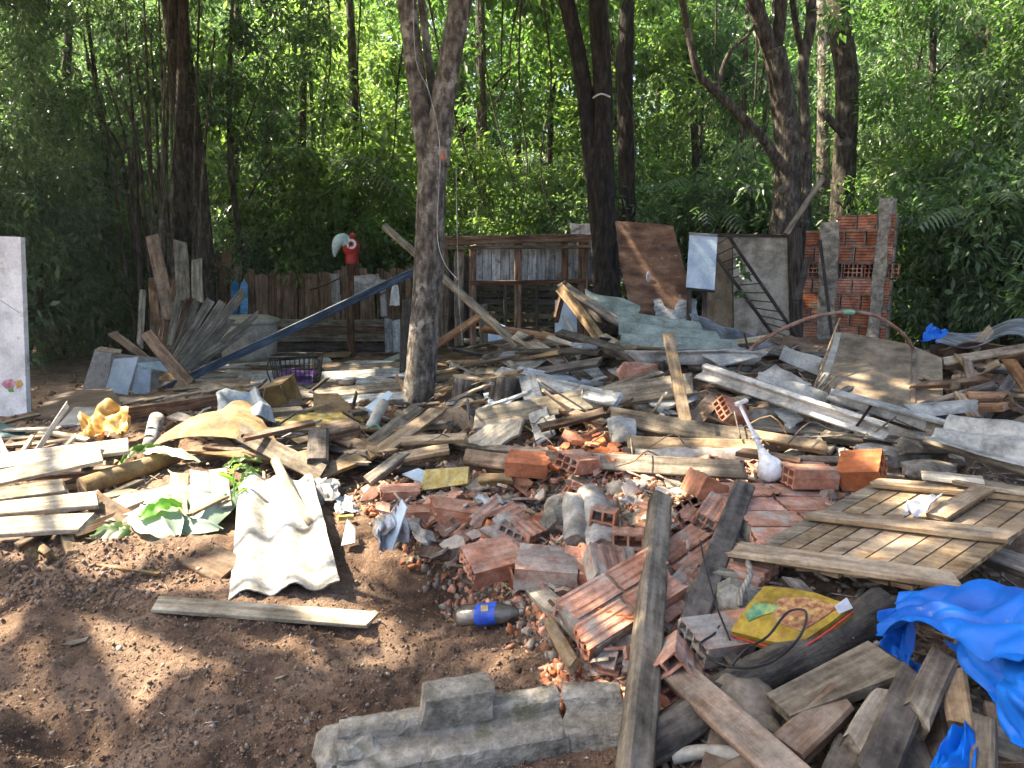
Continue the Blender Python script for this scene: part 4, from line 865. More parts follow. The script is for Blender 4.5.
plank('top_rail', pl(706, 235), pl(788, 236), .05, .04, 'wood_dark', parent=t, bow=.001)
plank('post', d(797, 348, 9.5), d(795, 228, 9.6), .16, .10, 'wood_dark', 'dark square post between plywood wall and brick wall', 'post', bow=.003)
plank('pole', d(786, 234, 9.4), d(823, 178, 9.6), .07, .06, 'wood_grey', 'pale pole leaning up from the dark post', 'pole', bow=.003)
plank('board', d(797, 300, 9.3), d(808, 258, 9.4), .08, .04, 'wood_dark', 'short dark board leaning on the left brickwork', rag=.04)
# ladder with rags
t = thing('ladder', 'dark iron ladder leaning in front of the plywood wall', 'ladder', d(790, 350, 9.0))
l0, l1, r0, r1 = d(774, 336, 8.9), d(709, 247, 9.4), d(806, 350, 8.9), d(729, 237, 9.4)
tube('rail', [l0, l1], .022, 'iron', parent=t, k=0, seg=7); tube('rail', [r0, r1], .022, 'iron', parent=t, k=0, seg=7)
for k in range(12):
    s = .06 + .92*k/11; a, b = l0.lerp(l1, s), r0.lerp(r1, s + .02)
    tube('rung', [a, b], .008, 'iron', parent=t, k=0, seg=6)
for x_, y_, w_, h_, lab in ((742, 270, 7, 10, 'dark green leaf caught high on the ladder'), (746, 277, 12, 7, 'wide green leaf lying over the ladder rungs'), (740, 294, 10, 8, 'lowest green leaf stuck on the ladder rail'), (739, 262, 6, 9, 'topmost small green leaf on the ladder rail')):
    patch('leaf', [d(x_-w_*.6, y_-h_*.3, 9.05), d(x_+w_*.3, y_-h_*.6, 9.0), d(x_+w_*.6, y_+h_*.4, 9.0), d(x_-w_*.3, y_+h_*.5, 8.95)], 'leaf_dark', lab, 'leaf', 8, 6, t=.002, warp=.04, sag=.03)
# brick wall with concrete columns
bl, br = d(799, 340, 10.0), d(886, 340, 9.35); bl.z = br.z = .15
t = thing('brick_wall', 'ruined red brick wall with concrete columns at the right', 'wall', (bl+br)/2)
ax = (br-bl); Lw = ax.length; ax.normalize(); nn = Vector((ax.y, -ax.x, 0));
if nn.y > 0: nn = -nn
up = Vector((0, 0, 1)); depth = -nn
bw = basis(bl, ax, depth, up)
def wbox(name, x0, x1, z0, z1, y0, y1, m, jit=0.):
    V = [(x, y, z) for z in (z0, z1) for y in (y0, y1) for x in (x0, x1)]; V = [(x + rnd.uniform(-jit, jit), y + rnd.uniform(-jit, jit)*.5, z + rnd.uniform(-jit, jit)) for x, y, z in V]
    c = ((x0+x1)/2, (y0+y1)/2, (z0+z1)/2); V = [(v[0]-c[0], v[1]-c[1], v[2]-c[2]) for v in V]
    return link(name, me(name, V, [(0, 1, 3, 2)[::-1], (4, 5, 7, 6), (0, 1, 5, 4), (1, 3, 7, 5), (3, 2, 6, 7), (2, 0, 4, 6)], m), t, bw @ T(c))
wall_top = lambda x: 1.97 if x < .33*Lw/1.1 else 2.02 + .24*(x/Lw)
rows = 11; rh = .205
hol = brick_mesh(.16, .22, .175, 4, 3, 0, 0, 3, 'clay_wall'); hol2 = brick_mesh(.1, .22, .175, 4, 3, .03, .03, 4, 'clay_wall')
for r_ in range(rows):
    z0 = r_*rh; x = -.12*(r_ % 2)
    if r_ < 10: wbox('mortar_bed', .0, Lw - .02, z0 - .022, z0 - .002, .012, .16, 'mortar', .003)
    while x < Lw - .06:
        x0, x1 = max(x, 0), min(x + .235, Lw); zt = z0 + .182
        if x1 - x0 > .05 and zt + .15 < wall_top((x0+x1)/2) + rnd.uniform(-.08, .05) + .12:
            if (r_ == 6 and rnd.random() < .6) or rnd.random() < .03: link('brick', rnd.choice((hol, hol2)), t, bw @ T(((x0+x1)/2, .08, z0+.09)) @ Matrix.Rotation(R(90), 4, 'Z'))
            else:
                wbox('brick', x0 + .004, x1 - .012, z0, zt, rnd.uniform(0, .008), .15, 'clay_wall', .004)
            wbox('mortar_joint', x1 - .012, x1 + .004, z0, zt, .014, .15, 'mortar', .002)
        x += .25
wbox('backing', .01, Lw - .03, 0, 1.75, .17, .19, 'mortar', .0)
def column(x0, x1, z1, px0):
    V = []; Fc = []; n = 14
    for i in range(n+1):
        z = z1*i/n; w_ = (x1-x0)*(1 + .18*n3(z*2.5, x0*9, 1)); 
        for q in ((x0-.0 - (w_-(x1-x0))/2, -.03), (x1 + (w_-(x1-x0))/2, -.03), (x1 + .02, .17), (x0 - .02, .17)): V.append((q[0] + .02*n3(z*4, q[0]*3, 2) - px0*z, q[1] + .02*n3(z*5, q[0]*5, 7), z))
    for i in range(n):
        for j in range(4): Fc.append((i*4+j, i*4+(j+1) % 4, i*4+4+(j+1) % 4, i*4+4+j))
    Fc += [(3, 2, 1, 0), tuple(n*4+j for j in range(4))]
    link('column', me('column', V, Fc, 'concrete'), t, bw)
column(.22*Lw, .44*Lw, 1.95, .03); column(.78*Lw, .91*Lw, 2.22, -.02)
plank('pole', d(832, 335, 9.1), d(820, 240, 9.4), .04, .04, 'iron', 'thin dark rod leaning on the left concrete column', 'rod', bow=0, rag=0)
rnd.seed(16)
# ================================================================== left yard debris
def gp(name, x0, y0, x1, y1, w, t, m, label, roll=15, z0=.05, z1=.05, cat='plank', **k): return plank(name, g(x0, y0, z0), g(x1, y1, z1), w, t, m, label, cat, roll, **k)
gp('plank', -60, 470, 127, 446, .14, .03, 'wood_pale', 'uppermost of the bleached planks at the left edge', 32, .22, .24, rag=.04)
gp('plank', -60, 492, 101, 456, .12, .03, 'wood_pale', 'second bleached plank, split along its back edge', 32, .20, .22, rag=.05)
gp('plank', -60, 503, 64, 486, .12, .03, 'wood_pale', 'short bleached plank between the wider ones at left', 24, .14, .16, rag=.03)
gp('plank', -60, 516, 97, 500, .13, .035, 'wood_pale', 'bleached plank with slanted end at the left edge', 22, .13, .15, rag=.03)
gp('plank', -60, 532, 88, 523, .14, .035, 'wood_pale', 'lowest bleached plank at the left edge', 22, .13, .14, rag=.03)
gp('plank', -50, 545, 75, 538, .16, .03, 'wood_brown', 'brown board under the lowest bleached plank', 10, .03, .03)
gp('plank', -20, 480, 120, 470, .10, .03, 'wood_brown', 'dark board filling behind the bleached planks', 10, .08, .08)
for x0, y0, x1, y1, w_, lab in ((32, 458, 68, 404, .035, 'pale stick standing up behind the bleached planks'), (18, 459, 33, 436, .03, 'short pale stick left of the tall one'), (9, 461, -4, 434, .035, 'pale stick leaning out at the left edge'), (56, 456, 74, 438, .03, 'short stick right of the tall pale one')):
    a = g(x0, y0, .1); plank('stick', a, d(x1, y1, a.y + .25), w_, .025, 'wood_pale', lab, 'stick', 0, bow=.005)
for i, (x0, y0, x1, y1, m_) in enumerate(((0, 424, 40, 414, 'wood_grey'), (5, 430, 60, 428, 'wood_pale'), (0, 440, 50, 436, 'wood_brown'), (20, 446, 100, 436, 'wood_tan'), (30, 440, 92, 446, 'wood_brown'), (60, 450, 95, 425, 'wood_tan'), (-5, 447, 30, 444, 'wood_brown'), (40, 432, 88, 440, 'wood_pale'))):
    gp('lath', x0, y0, x1, y1, .05, .02, m_, 'thin lath in the tangle behind the bleached planks', 10, .06, .1, 'lath', group='laths behind the bleached planks')
patch('sheet', [g(-20, 423, .08), g(22, 427, .06), g(30, 441, .05), g(-20, 441, .05)], 'teal_sheet', 'dark teal sheet scrap at the left edge', 'sheet', warp=.03)
# yellow bag
patch('plastic_bag', [g(78, 412, .22), g(126, 404, .28), g(120, 438, .10), g(82, 436, .12)], 'bag_yellow', 'crumpled orange yellow plastic bag on the plank tangle', 'bag', 30, 24, t=.002, crumple=.05, cs=2.5, warp=.06, fold=.05, fs=2.5)
patch('plastic_bag', [g(112, 408, .27), g(129, 405, .3), g(127, 432, .14), g(116, 436, .12)], 'bag_yellow', 'torn flap of orange plastic hanging off the bag', 'bag', 10, 14, t=.002, crumple=.03, cs=4, warp=.06)
# dark board + grey board + brown batten
poly('board', [g(28, 416, .05), g(60, 390, .14), g(112, 389, .16), g(122, 404, .12), g(95, 423, .06)], 'brown_panel', 'dark brown board lying flat behind the yellow bag', 'board', .02)
poly('board', [g(58, 424, .06), g(75, 408, .1), g(128, 407, .12), g(118, 424, .06)], 'grey_panel', 'grey board lying under the yellow bag', 'board', .018)
plank('batten', g(120, 414, .16), g(272, 392, .25), .05, .10, 'wood_brown', 'long notched brown roof batten behind the yellow sheet', 'batten', 0)
for k in range(7):
    s = .06 + k*.13; p = g(120, 414, .16).lerp(g(272, 392, .25), s) + Vector((0, .05, .065)); plank('slat', p - Vector((.06, .02, 0)), p + Vector((.07, .10, .02)), .06, .018, 'wood_grey', 'small grey slat end lying across the notched batten', 'slat', 0, group='slat ends on the notched batten')
plank('board', g(100, 402, .1), g(165, 399, .12), .14, .02, 'wood_grey', 'pale grey board in front of the cabinet', roll=10)
# paper roll
a, b = g(149, 449, .05), d(157, 418, g(149, 449, .05).y + .35)
o = log('paper_roll', a, b, .055, .055, 'cloth_grey', 'grey white roll with orange end beside the yellow sheet', 'roll', end='clay_bright', rough=.01)
for s in (.3, .55): tube('band', [a.lerp(b, s) + Vector((-.062, 0, 0)), a.lerp(b, s) + Vector((0, -.045, .045)), a.lerp(b, s) + Vector((.062, 0, 0))], .006, 'black_plastic', parent=o, seg=5)
# yellow fibre sheets
patch('fibre_sheet', [g(212, 421, .17), g(252, 405, .26), g(283, 449, .14), g(152, 451, .05)], 'cardboard', 'large golden fibre sheet bulging above the banana leaves', 'sheet', 18, 12, warp=.06, sag=.10, t=.008, smooth=True)
patch('fibre_sheet', [g(160, 450, .10), g(290, 447, .16), g(300, 462, .08), g(222, 458, .04)], 'cardboard', 'curved lower edge sheet of golden fibre', 'sheet', 14, 6, warp=.04, sag=.06, t=.01)
patch('fibre_sheet', [g(222, 400, .25), g(246, 388, .3), g(240, 420, .2), g(205, 428, .14)], 'cardboard', 'golden brown sheet leaning behind the blue plastic bag', 'sheet', 10, 8, warp=.05, t=.01)
patch('plastic_bag', [g(216, 392, .34), g(258, 390, .34), g(276, 418, .2), g(218, 424, .2)], 'bag_blue', 'pale blue grey plastic film draped over the golden sheets', 'bag', 22, 18, t=.002, crumple=.03, cs=2., warp=.06, fold=.05, fs=1.4)
patch('cloth', [g(222, 405, .22), g(250, 408, .24), g(250, 432, .14), g(214, 432, .14)], 'sack', 'brown rag beneath the pale plastic film', 'rag', 14, 12, t=.004, crumple=.05, cs=4)
def boxy(name, P, depthv, m, label): 
    t = thing(name, label, 'box', P[3]); poly('front', P, m, t=.012, parent=t)
    poly('top', [P[0], P[1], P[1]+depthv, P[0]+depthv], 'wood_tan', t=.012, parent=t); poly('side', [P[1] + Vector((.004, 0, 0)), P[2] + Vector((.004, 0, 0)), P[2]+depthv, P[1]+depthv], m, t=.012, parent=t)
boxy('wooden_box', [g(263, 388, .3), g(281, 384, .33), g(291, 412, .05), g(262, 418, .05)], Vector((.04, .25, .05)), 'cardboard', 'golden plywood box corner in front of the basket')
poly('board', [g(313, 394, .18), g(338, 393, .18), g(358, 414, .05), g(314, 417, .05)], 'cardboard', 'golden tapering board standing left of the white pipe', 'board', .02)
patch('cloth', [g(276, 414, .1), g(360, 413, .1), g(366, 425, .08), g(272, 428, .08)], 'yellow_cloth', 'yellow green cloth spread behind the plank tangle', 'cloth', 20, 8, t=.006, crumple=.03, cs=6)
# banana stem, leaves, slats
log('banana_log', g(82, 489, .07), g(178, 456, .07), .07, .055, 'cardboard', 'brown fibrous banana stem behind the pale leaves', 'stem', end='wood_tan', rough=.12)
def bleaf(name, A_, B_, w_, label, m='banana_leaf', sag=.06, roll=10):
    A_, B_ = Vector(A_), Vector(B_); a, u, n = frame(A_, B_, roll); V = []; Fc = []; L = (B_-A_).length; sd = rnd.uniform(0, 9); N_ = 16
    for i in range(N_+1):
        s = i/N_; ww = w_*math.sin(math.pi*min(.98, .06+.93*s))**.55/2; p = A_.lerp(B_, s) + n*(sag*4*s*(1-s))
        for j, f in enumerate((-1, -.55, -.06, 0, .06, .55, 1)): V.append(p + u*ww*f*(1+.1*n3(s*9, f, sd)) + n*(-.14*abs(f)*ww*2 + .03*n3(s*7, f*2, sd) + (.012 if j == 3 else 0)))
    for i in range(N_):
        for j in range(6): Fc.append((i*7+j, i*7+j+1, i*7+8+j, i*7+7+j))
    c = (A_+B_)/2; return tag(link(name, me(name, [v-c for v in V], Fc, m, True), None, T(c)), label, 'leaf')
bleaf('banana_leaf', g(110, 502, .06), g(232, 497, .08), .34, 'broad pale banana leaf at the top of the leaf heap')
bleaf('banana_leaf', g(98, 520, .05), g(220, 528, .07), .32, 'pale banana leaf lowest in the leaf heap')
bleaf('banana_leaf', g(140, 508, .12), g(175, 535, .09), .26, 'short pale banana leaf with green fold')
bleaf('banana_leaf', g(190, 535, .05), g(236, 490, .09), .22, 'pale banana leaf beside the corrugated sheet')
bleaf('banana_leaf', g(138, 518, .16), g(182, 507, .16), .12, 'bright green folded leaf in the leaf heap', 'leaf_fresh')
bleaf('banana_leaf', g(95, 532, .04), g(140, 540, .03), .2, 'shaded green leaf under the reddish plank', 'leaf_mid')
bleaf('banana_leaf', g(140, 452, .14), g(200, 462, .12), .10, 'pale strip of leaf over the banana stem', 'banana_leaf')
bleaf('banana_leaf', g(120, 462, .12), g(160, 446, .14), .09, 'small green leaf strip beside the paper roll', 'leaf_mid')
for k in range(3): gp('slat', 180 + 19*k, 474 - 2*k, 178 + 22*k, 517 - 5*k, .11, .015, 'wood_pale', ('left', 'middle', 'right')[k] + ' white slat of the three beside the green sprig', 8, .11, .11, 'slat')
gp('slat', 190, 515, 226, 497, .03, .02, 'wood_tan', 'thin tan stick across the foot of the white slats', 0, .14, .14, 'stick')
t = thing('green_sprig', 'bright green leafy sprig at the corner of the corrugated sheet', 'plant', g(234, 505, .05)); c = g(234, 505, .05)
tube('stem', [c, c + Vector((0, .02, .12)), c + Vector((-.01, .03, .24))], .004, 'leaf_fresh', parent=t, seg=5)
for k in range(7):
    a = k*.95; p = c + Vector((0, .02, .06+.027*k)); e = p + Vector((math.cos(a)*.10, math.sin(a)*.06 - .03, .05)); u = Vector((-math.sin(a), math.cos(a), 0))*.022
    mm = (p+e)/2 + Vector((0, 0, .02)); link('leaf', me('leaf', [v - p for v in (p, mm+u, e, mm-u)], [(0, 1, 2), (0, 2, 3)], 'leaf_fresh'), t, T(p))
for x0, y0, x1, y1 in ((222, 470, 262, 462), (226, 478, 256, 470), (240, 484, 262, 472)): bleaf('banana_leaf', g(x0, y0, .1), g(x1, y1, .14), .05, 'dark green leaf blade above the corrugated sheet', 'leaf_mid')['group'] = 'dark leaf blades at the sheet top'
gp('plank', 92, 500, 170, 548, .12, .03, 'wood_brown', 'reddish brown plank slanting over the banana leaves', 30, .10, .05)
gp('plank', 160, 540, 232, 572, .20, .035, 'wood_brown', 'wide reddish plank end left of the corrugated sheet', 12, .03, .02)
# corrugated white sheet and stick on it
patch('corrugated_sheet', [g(240, 474, .13), g(312, 478, .13), g(340, 584, .04), g(228, 593, .04)], 'fibro_white', 'sunlit white corrugated roofing sheet on the yard edge', 'roof sheet', 30, 14, waves=2.5, amp=.026, t=.007, rag=.012, warp=.01, phase=-1.2)
log('stick', g(276, 462, .18), g(314, 524, .10), .033, .028, 'wood_pale', 'pale stick lying down the corrugated sheet', 'stick', rough=.03)
gp('plank', 156, 604, 372, 620, .10, .022, 'wood_pale', 'tan plank lying alone on the bare soil', 10, .03, .03, bow=.003)
gp('plank', 45, 556, 160, 574, .025, .015, 'wood_tan', 'thin lath half buried in the clods', 0, .02, .02, 'lath')
gp('plank', 66, 646, 87, 640, .035, .012, 'wood_grey', 'short grey chip of wood on the bare soil', 0, .02, .02, 'chip')
# tangle left of centre
LC = [(225, 424, 322, 474, .13, .03, 'wood_grey', 'long split grey plank running down through the plank tangle', 35, .24, .14), (244, 438, 312, 423, .06, .03, 'wood_brown', 'thin brown board across the split grey plank', 20, .27, .27), (312, 476, 375, 452, .11, .03, 'wood_tan', 'tan board under the square post end', 18, .12, .14),
      (381, 451, 437, 411, .11, .035, 'wood_tan', 'tan board rising to the foot of the forked tree', 20, .16, .24), (372, 444, 418, 408, .12, .03, 'wood_grey', 'grey board behind the rising tan board', 20, .14, .2), (342, 440, 388, 452, .11, .03, 'wood_tan', 'short tan board crossing toward the rising board', 15, .16, .16),
      (400, 441, 466, 438, .08, .04, 'wood_tan', 'level tan batten in front of the round log end', 20, .19, .19), (368, 481, 402, 456, .08, .05, 'wood_grey', 'dark propped batten over the red brick bits', 20, .1, .16), (398, 458, 448, 449, .13, .03, 'wood_tan', 'splintered board end below the level batten', 12, .14, .16),
      (212, 447, 300, 462, .07, .03, 'wood_brown', 'brown batten at the lower edge of the tangle', 10, .12, .12), (330, 424, 405, 432, .05, .03, 'wood_tan', 'narrow batten over the yellow cloth', 15, .17, .16), (250, 430, 330, 430, .06, .025, 'wood_grey', 'grey lath level across the tangle', 10, .18, .18),
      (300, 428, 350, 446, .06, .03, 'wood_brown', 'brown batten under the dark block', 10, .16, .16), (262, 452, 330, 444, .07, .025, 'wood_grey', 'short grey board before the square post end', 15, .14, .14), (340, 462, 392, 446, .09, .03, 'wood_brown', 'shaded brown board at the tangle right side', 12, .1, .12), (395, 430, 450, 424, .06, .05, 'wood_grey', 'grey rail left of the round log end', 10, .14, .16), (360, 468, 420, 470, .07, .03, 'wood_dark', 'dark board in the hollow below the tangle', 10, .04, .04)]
for x0, y0, x1, y1, w_, t_, m_, lab, rl, z0, z1 in LC: gp('plank', x0, y0, x1, y1, w_, t_, m_, lab, rl, z0, z1, rag=.04)
a = g(318, 466, .16); plank('post', a, a + Vector((-.10, .42, .10)), .14, .12, 'wood_dark', 'dark square post with its sawn end facing the yard', 'post', 0, bow=.002)
a = g(338, 432, .22); plank('block', a + Vector((-.10, -.02, 0)), a + Vector((.10, .1, .02)), .14, .09, 'wood_brown', 'small dark wood block on the plank tangle', 'block', 20)
log('pvc_pipe', g(369, 431, .12), d(384, 403, g(369, 431, .12).y + .3), .045, .045, 'cream_plastic', 'pale pipe with green tie left of the forked tree', 'pipe', end='black_plastic', rough=.01)
poly('sheet', [g(362, 412, .1), g(388, 390, .28), g(396, 392, .28), g(396, 399, .2), g(372, 414, .12)], 'laminate_blue', 'pale blue triangular sheet beside the pale pipe', 'sheet', .01)
tube('cable', [g(368, 428, .2), g(376, 425, .2), g(384, 432, .16), g(400, 433, .15)], .012, 'green_tape', 'green plastic strip tied to the pale pipe', 'strip', 6)
patch('cloth', [g(304, 482, .14), g(336, 476, .16), g(340, 494, .08), g(314, 506, .04)], 'cloth_grey', 'grey cloth bundle below the square post end', 'cloth', 14, 12, t=.004, crumple=.045, cs=4)
patch('plastic_bag', [g(336, 498, .06), g(352, 496, .06), g(360, 512, .04), g(336, 514, .04)], 'bag_blue', 'pale plastic scrap above the yellow stick', 'bag', 12, 10, t=.002, crumple=.03, cs=5)
gp('stick', 338, 518, 354, 517, .03, .03, 'yellow_cloth', 'short yellow stick right of the corrugated sheet', 0, .05, .05, 'stick')
poly('scrap', [g(341, 545, .03), g(347, 519, .12), g(355, 528, .09), g(355, 543, .03)], 'paper_white', 'small bright white scrap right of the corrugated sheet', 'scrap', .004)
# white and blue bag in the yard edge
patch('plastic_bag', [g(378, 520, .22), g(402, 500, .32), g(411, 535, .10), g(376, 555, .03)], 'paper_white', 'white plastic bag crumpled at the rubble edge', 'bag', 26, 26, t=.002, crumple=.03, cs=2.2, warp=.06, fold=.05, fs=2.5)
poly('sheet', [g(381, 548, .06), g(403, 499, .35), g(405, 508, .33), g(394, 550, .08)], 'laminate_blue', 'pale blue card standing out of the white bag', 'card', .006)
# back yard floor litter: boards lying in rows
BL = [(195, 368, 330, 360, 'wood_white', 'long white board lying behind the blue beam'), (240, 380, 420, 372, 'wood_bluewhite', 'pale board lying beneath the basket'), (350, 362, 425, 361, 'wood_bluewhite', 'bright pale sheet edge left of the forked tree'), (330, 372, 430, 366, 'wood_grey', 'grey board level behind the pale sheet'), (290, 396, 420, 384, 'wood_grey', 'wide grey board in front of the basket'), (330, 390, 405, 360, 'wood_brown', 'brown batten sloping up right of the basket'),
      (335, 402, 420, 396, 'wood_bluewhite', 'pale narrow board before the white pipe'), (210, 356, 270, 350, 'wood_dark', 'dark board under the water tank'), (185, 378, 290, 372, 'wood_white', 'whitish broken board left of the basket'), (175, 388, 250, 382, 'wood_grey', 'grey plank under the blue beam foot'), (360, 378, 428, 388, 'wood_white', 'short white board touching the forked tree foot'), (310, 358, 350, 354, 'wood_tan', 'short tan board behind the basket'), (380, 350, 425, 354, 'wood_grey', 'grey board behind the forked tree'), (250, 366, 300, 352, 'wood_brown', 'dark brown board left of the basket')]
for x0, y0, x1, y1, m_, lab in BL: gp('board', x0, y0, x1, y1, rnd.uniform(.13, .2), .03, m_, lab, rnd.uniform(5, 30), .06, .1, 'board', rag=.05)
poly('scrap', [g(212, 547-130, .1), g(222, 412, .12), g(230, 416, .1), g(220, 421, .08)], 'paper_white', 'white paper scrap on the notched batten', 'scrap', .004)
rnd.seed(17)
# ================================================================== mid heap: boards, sheets
MB = [(476, 420, 692, 384, .17, .035, 'wood_pale', 'long pale plank lying across the middle of the heap', 48, .20, .22, 'plank'),
      (532, 458, 744, 470, .10, .035, 'wood_grey', 'long straight grey board above the brick rubble', 62, .12, .16, 'plank'),
      (612, 416, 750, 440, .13, .05, 'wood_grey', 'olive grey beam below the upright stick', 45, .16, .14, 'beam'),
      (628, 444, 760, 449, .10, .05, 'wood_tan', 'yellowish board behind the white fitting', 50, .10, .12, 'plank'),
      (440, 443, 562, 452, .06, .04, 'wood_grey', 'grey batten under the broken pale board', 20, .08, .1, 'batten'),
      (467, 458, 528, 466, .12, .07, 'wood_brown', 'brown timber end beside the orange brick', 40, .10, .12, 'timber'),
      (481, 480, 514, 479, .07, .055, 'wood_tan', 'short squared wood block below the brown timber', 30, .10, .10, 'block'),
      (498, 372, 618, 400, .12, .03, 'wood_bluewhite', 'blue white weathered board behind the long pale plank', 35, .24, .22, 'plank'),
      (527, 376, 546, 438, .14, .025, 'wood_white', 'whitish board crossing under the long pale plank', 20, .24, .12, 'plank'),
      (560, 334, 664, 366, .09, .08, 'log_bark', 'grey weathered pole lying at the heap top', 20, .30, .26, 'pole'),
      (600, 344, 668, 372, .05, .04, 'wood_grey', 'thin pole beside the weathered one', 20, .28, .2, 'pole'),
      (520, 352, 600, 352, .09, .03, 'wood_dark', 'dark board at the heap top', 20, .22, .24, 'plank'),
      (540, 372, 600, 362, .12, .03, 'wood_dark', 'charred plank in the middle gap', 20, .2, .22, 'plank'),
      (448, 362, 560, 352, .05, .03, 'wood_tan', 'thin tan lath right of the forked tree', 20, .2, .24, 'lath'),
      (440, 372, 520, 356, .05, .03, 'wood_grey', 'grey lath crossing the tan one', 20, .24, .26, 'lath'),
      (462, 350, 530, 338, .08, .03, 'wood_dark', 'dark slanted board under the orange beam', 25, .24, .32, 'plank'),
      (590, 396, 660, 372, .08, .03, 'wood_grey', 'grey board rising behind the upright stick', 25, .16, .24, 'plank'),
      (560, 408, 606, 424, .07, .03, 'wood_brown', 'brown batten above the orange brick heap', 20, .16, .16, 'batten'),
      (540, 428, 604, 412, .07, .03, 'wood_brown', 'brown board end over the bright broken bricks', 25, .2, .2, 'plank'),
      (800, 460, 872, 462, .05, .03, 'wood_brown', 'rusty brown strip above the hollow brick', 30, .16, .14, 'strip'),
      (740, 452, 800, 462, .05, .04, 'wood_brown', 'dark brown strip behind the white fitting', 20, .18, .18, 'strip'),
      (716, 430, 826, 448, .08, .04, 'wood_tan', 'tan board under the long roofing sheet', 25, .14, .14, 'plank'),
      (690, 425, 716, 398, .11, .04, 'wood_brown', 'short brown board propped below the long roofing sheet', 30, .1, .2, 'plank'),
      (926, 432, 1060, 472, .16, .03, 'wood_grey', 'grey plank along the right heap edge', 40, .18, .2, 'plank'),
      (820, 404, 850, 388, .04, .03, 'wood_grey', 'thin grey stick in front of the tan board', 20, .22, .26, 'stick'),
      (880, 500, 800, 530, .05, .03, 'wood_brown', 'dark stick beside the slatted door', 20, .1, .1, 'stick')]
for x0, y0, x1, y1, w_, t_, m_, lab, rl, z0, z1, cat in MB: gp('plank' if cat in ('plank', 'batten', 'strip') else cat, x0, y0, x1, y1, w_, t_, m_, lab, rl, z0, z1, cat, rag=.03)
a = g(686, 424, .16); plank('stick', a, d(668, 334, a.y + .8), .075, .035, 'wood_tan', 'upright tan stick crossing the long pale plank', 'stick', bow=.004)
poly('board', [g(464, 442, .12), g(486, 424, .22), g(524, 419, .22), g(518, 434, .16), g(492, 449, .1)], 'wood_pale', 'broken pale board wedge under the long plank', 'board', .025, jag=.01)
# stumps and logs by the tree
log('log', g(457, 424, .10), g(457, 424, .10) + Vector((.12, .5, .02)), .135, .13, 'log_bark', 'round log with its pale sawn end facing the camera', end='log_end')
for x_, lab in ((466, 'dark upright stump behind the round log'), (506, 'dark upright stump right of the round log')):
    a = g(x_, 408, .0); log('stump', a, a + Vector((.03, 0, .27)), .14, .13, 'log_bark', lab, 'stump', rough=.14)
log('log', g(395, 436, .06), g(440, 432, .06), .05, .045, 'log_bark', 'thin grey log lying left of the round one', rough=.08)
# fibre cement sheets
patch('roof_sheet', [g(706, 363, .36), g(889, 424, .22), g(886, 441, .10), g(696, 378, .26)], 'fibro_white', 'long pale roofing sheet sloping across the right heap', 'roof sheet', 24, 18, waves=1.4, amp=.03, wdir='v', warp=.015, rag=.01, t=.008)
patch('roof_sheet', [g(760, 372, .30), g(826, 392, .26), g(836, 412, .18), g(752, 390, .22)], 'fibro', 'grey roofing sheet behind the long pale one', 'roof sheet', 16, 14, waves=1.2, amp=.025, wdir='v', warp=.015, rag=.01, t=.008)
patch('roof_sheet', [g(832, 390, .34), g(988, 430, .26), g(970, 441, .14), g(826, 398, .24)], 'fibro', 'pale roofing sheet under the tan board', 'roof sheet', 24, 16, waves=1.3, amp=.028, wdir='v', warp=.01, rag=.012, t=.008, phase=.6)
patch('roof_sheet', [g(904, 404, .3), g(976, 399, .34), g(978, 410, .3), g(916, 418, .24)], 'fibro', 'short roofing sheet scrap right of the tan board', 'roof sheet', 12, 8, waves=.6, amp=.02, wdir='v', warp=.01, rag=.02, t=.008)
patch('roof_sheet', [g(950, 414, .32), g(1070, 430, .36), g(1070, 478, .2), g(925, 440, .2)], 'fibro', 'large flat grey roofing sheet at the right edge', 'roof sheet', 16, 18, waves=2.2, amp=.018, wdir='v', warp=.02, rag=.012, t=.01)
patch('roof_sheet', [d(616, 311, 6.9), d(694, 323, 6.7), d(748, 351, 5.9), d(622, 347, 5.9)], 'fibro_green', 'green grey corrugated sheet leaning below the brown plywood', 'roof sheet', 20, 24, waves=3, amp=.03, wdir='v', warp=.008, rag=.0, t=.008)
patch('roof_sheet', [g(624, 351, .40), g(768, 352, .38), g(752, 366, .26), g(640, 364, .28)], 'fibro', 'pale sheet lying under the green corrugated one', 'roof sheet', 16, 8, warp=.02, rag=.012, t=.012)
poly('rubber_sheet', [d(691, 309, 6.9), d(704, 318, 6.9), d(722, 328, 6.8), d(735, 330, 6.8), d(781, 345, 6.6), d(778, 352, 6.5), d(738, 351, 6.5), d(710, 340, 6.6), d(699, 331, 6.7)], 'fibro_dark', 'dark grey torn sheet in front of the plywood wall', 'sheet', .012, jag=.008)
patch('roof_tile', [d(783, 346, 5.9), d(822, 360, 5.8), d(820, 376, 5.6), d(779, 359, 5.7)], 'cream_plastic', 'cream curved ridge tile left of the tan board', 'tile', 10, 14, waves=.5, amp=.06, wdir='v', t=.012)
poly('slab', [g(756, 376, .30), g(775, 366, .34), g(812, 382, .28), g(792, 395, .2)], 'plaster', 'pale plaster slab behind the long roofing sheet', 'slab', .03, jag=.01)
poly('slab', [g(700, 352, .36), g(740, 348, .38), g(760, 356, .36), g(720, 366, .3)], 'fibro', 'small flat sheet scrap above the long roofing sheet', 'sheet', .012, jag=.012)
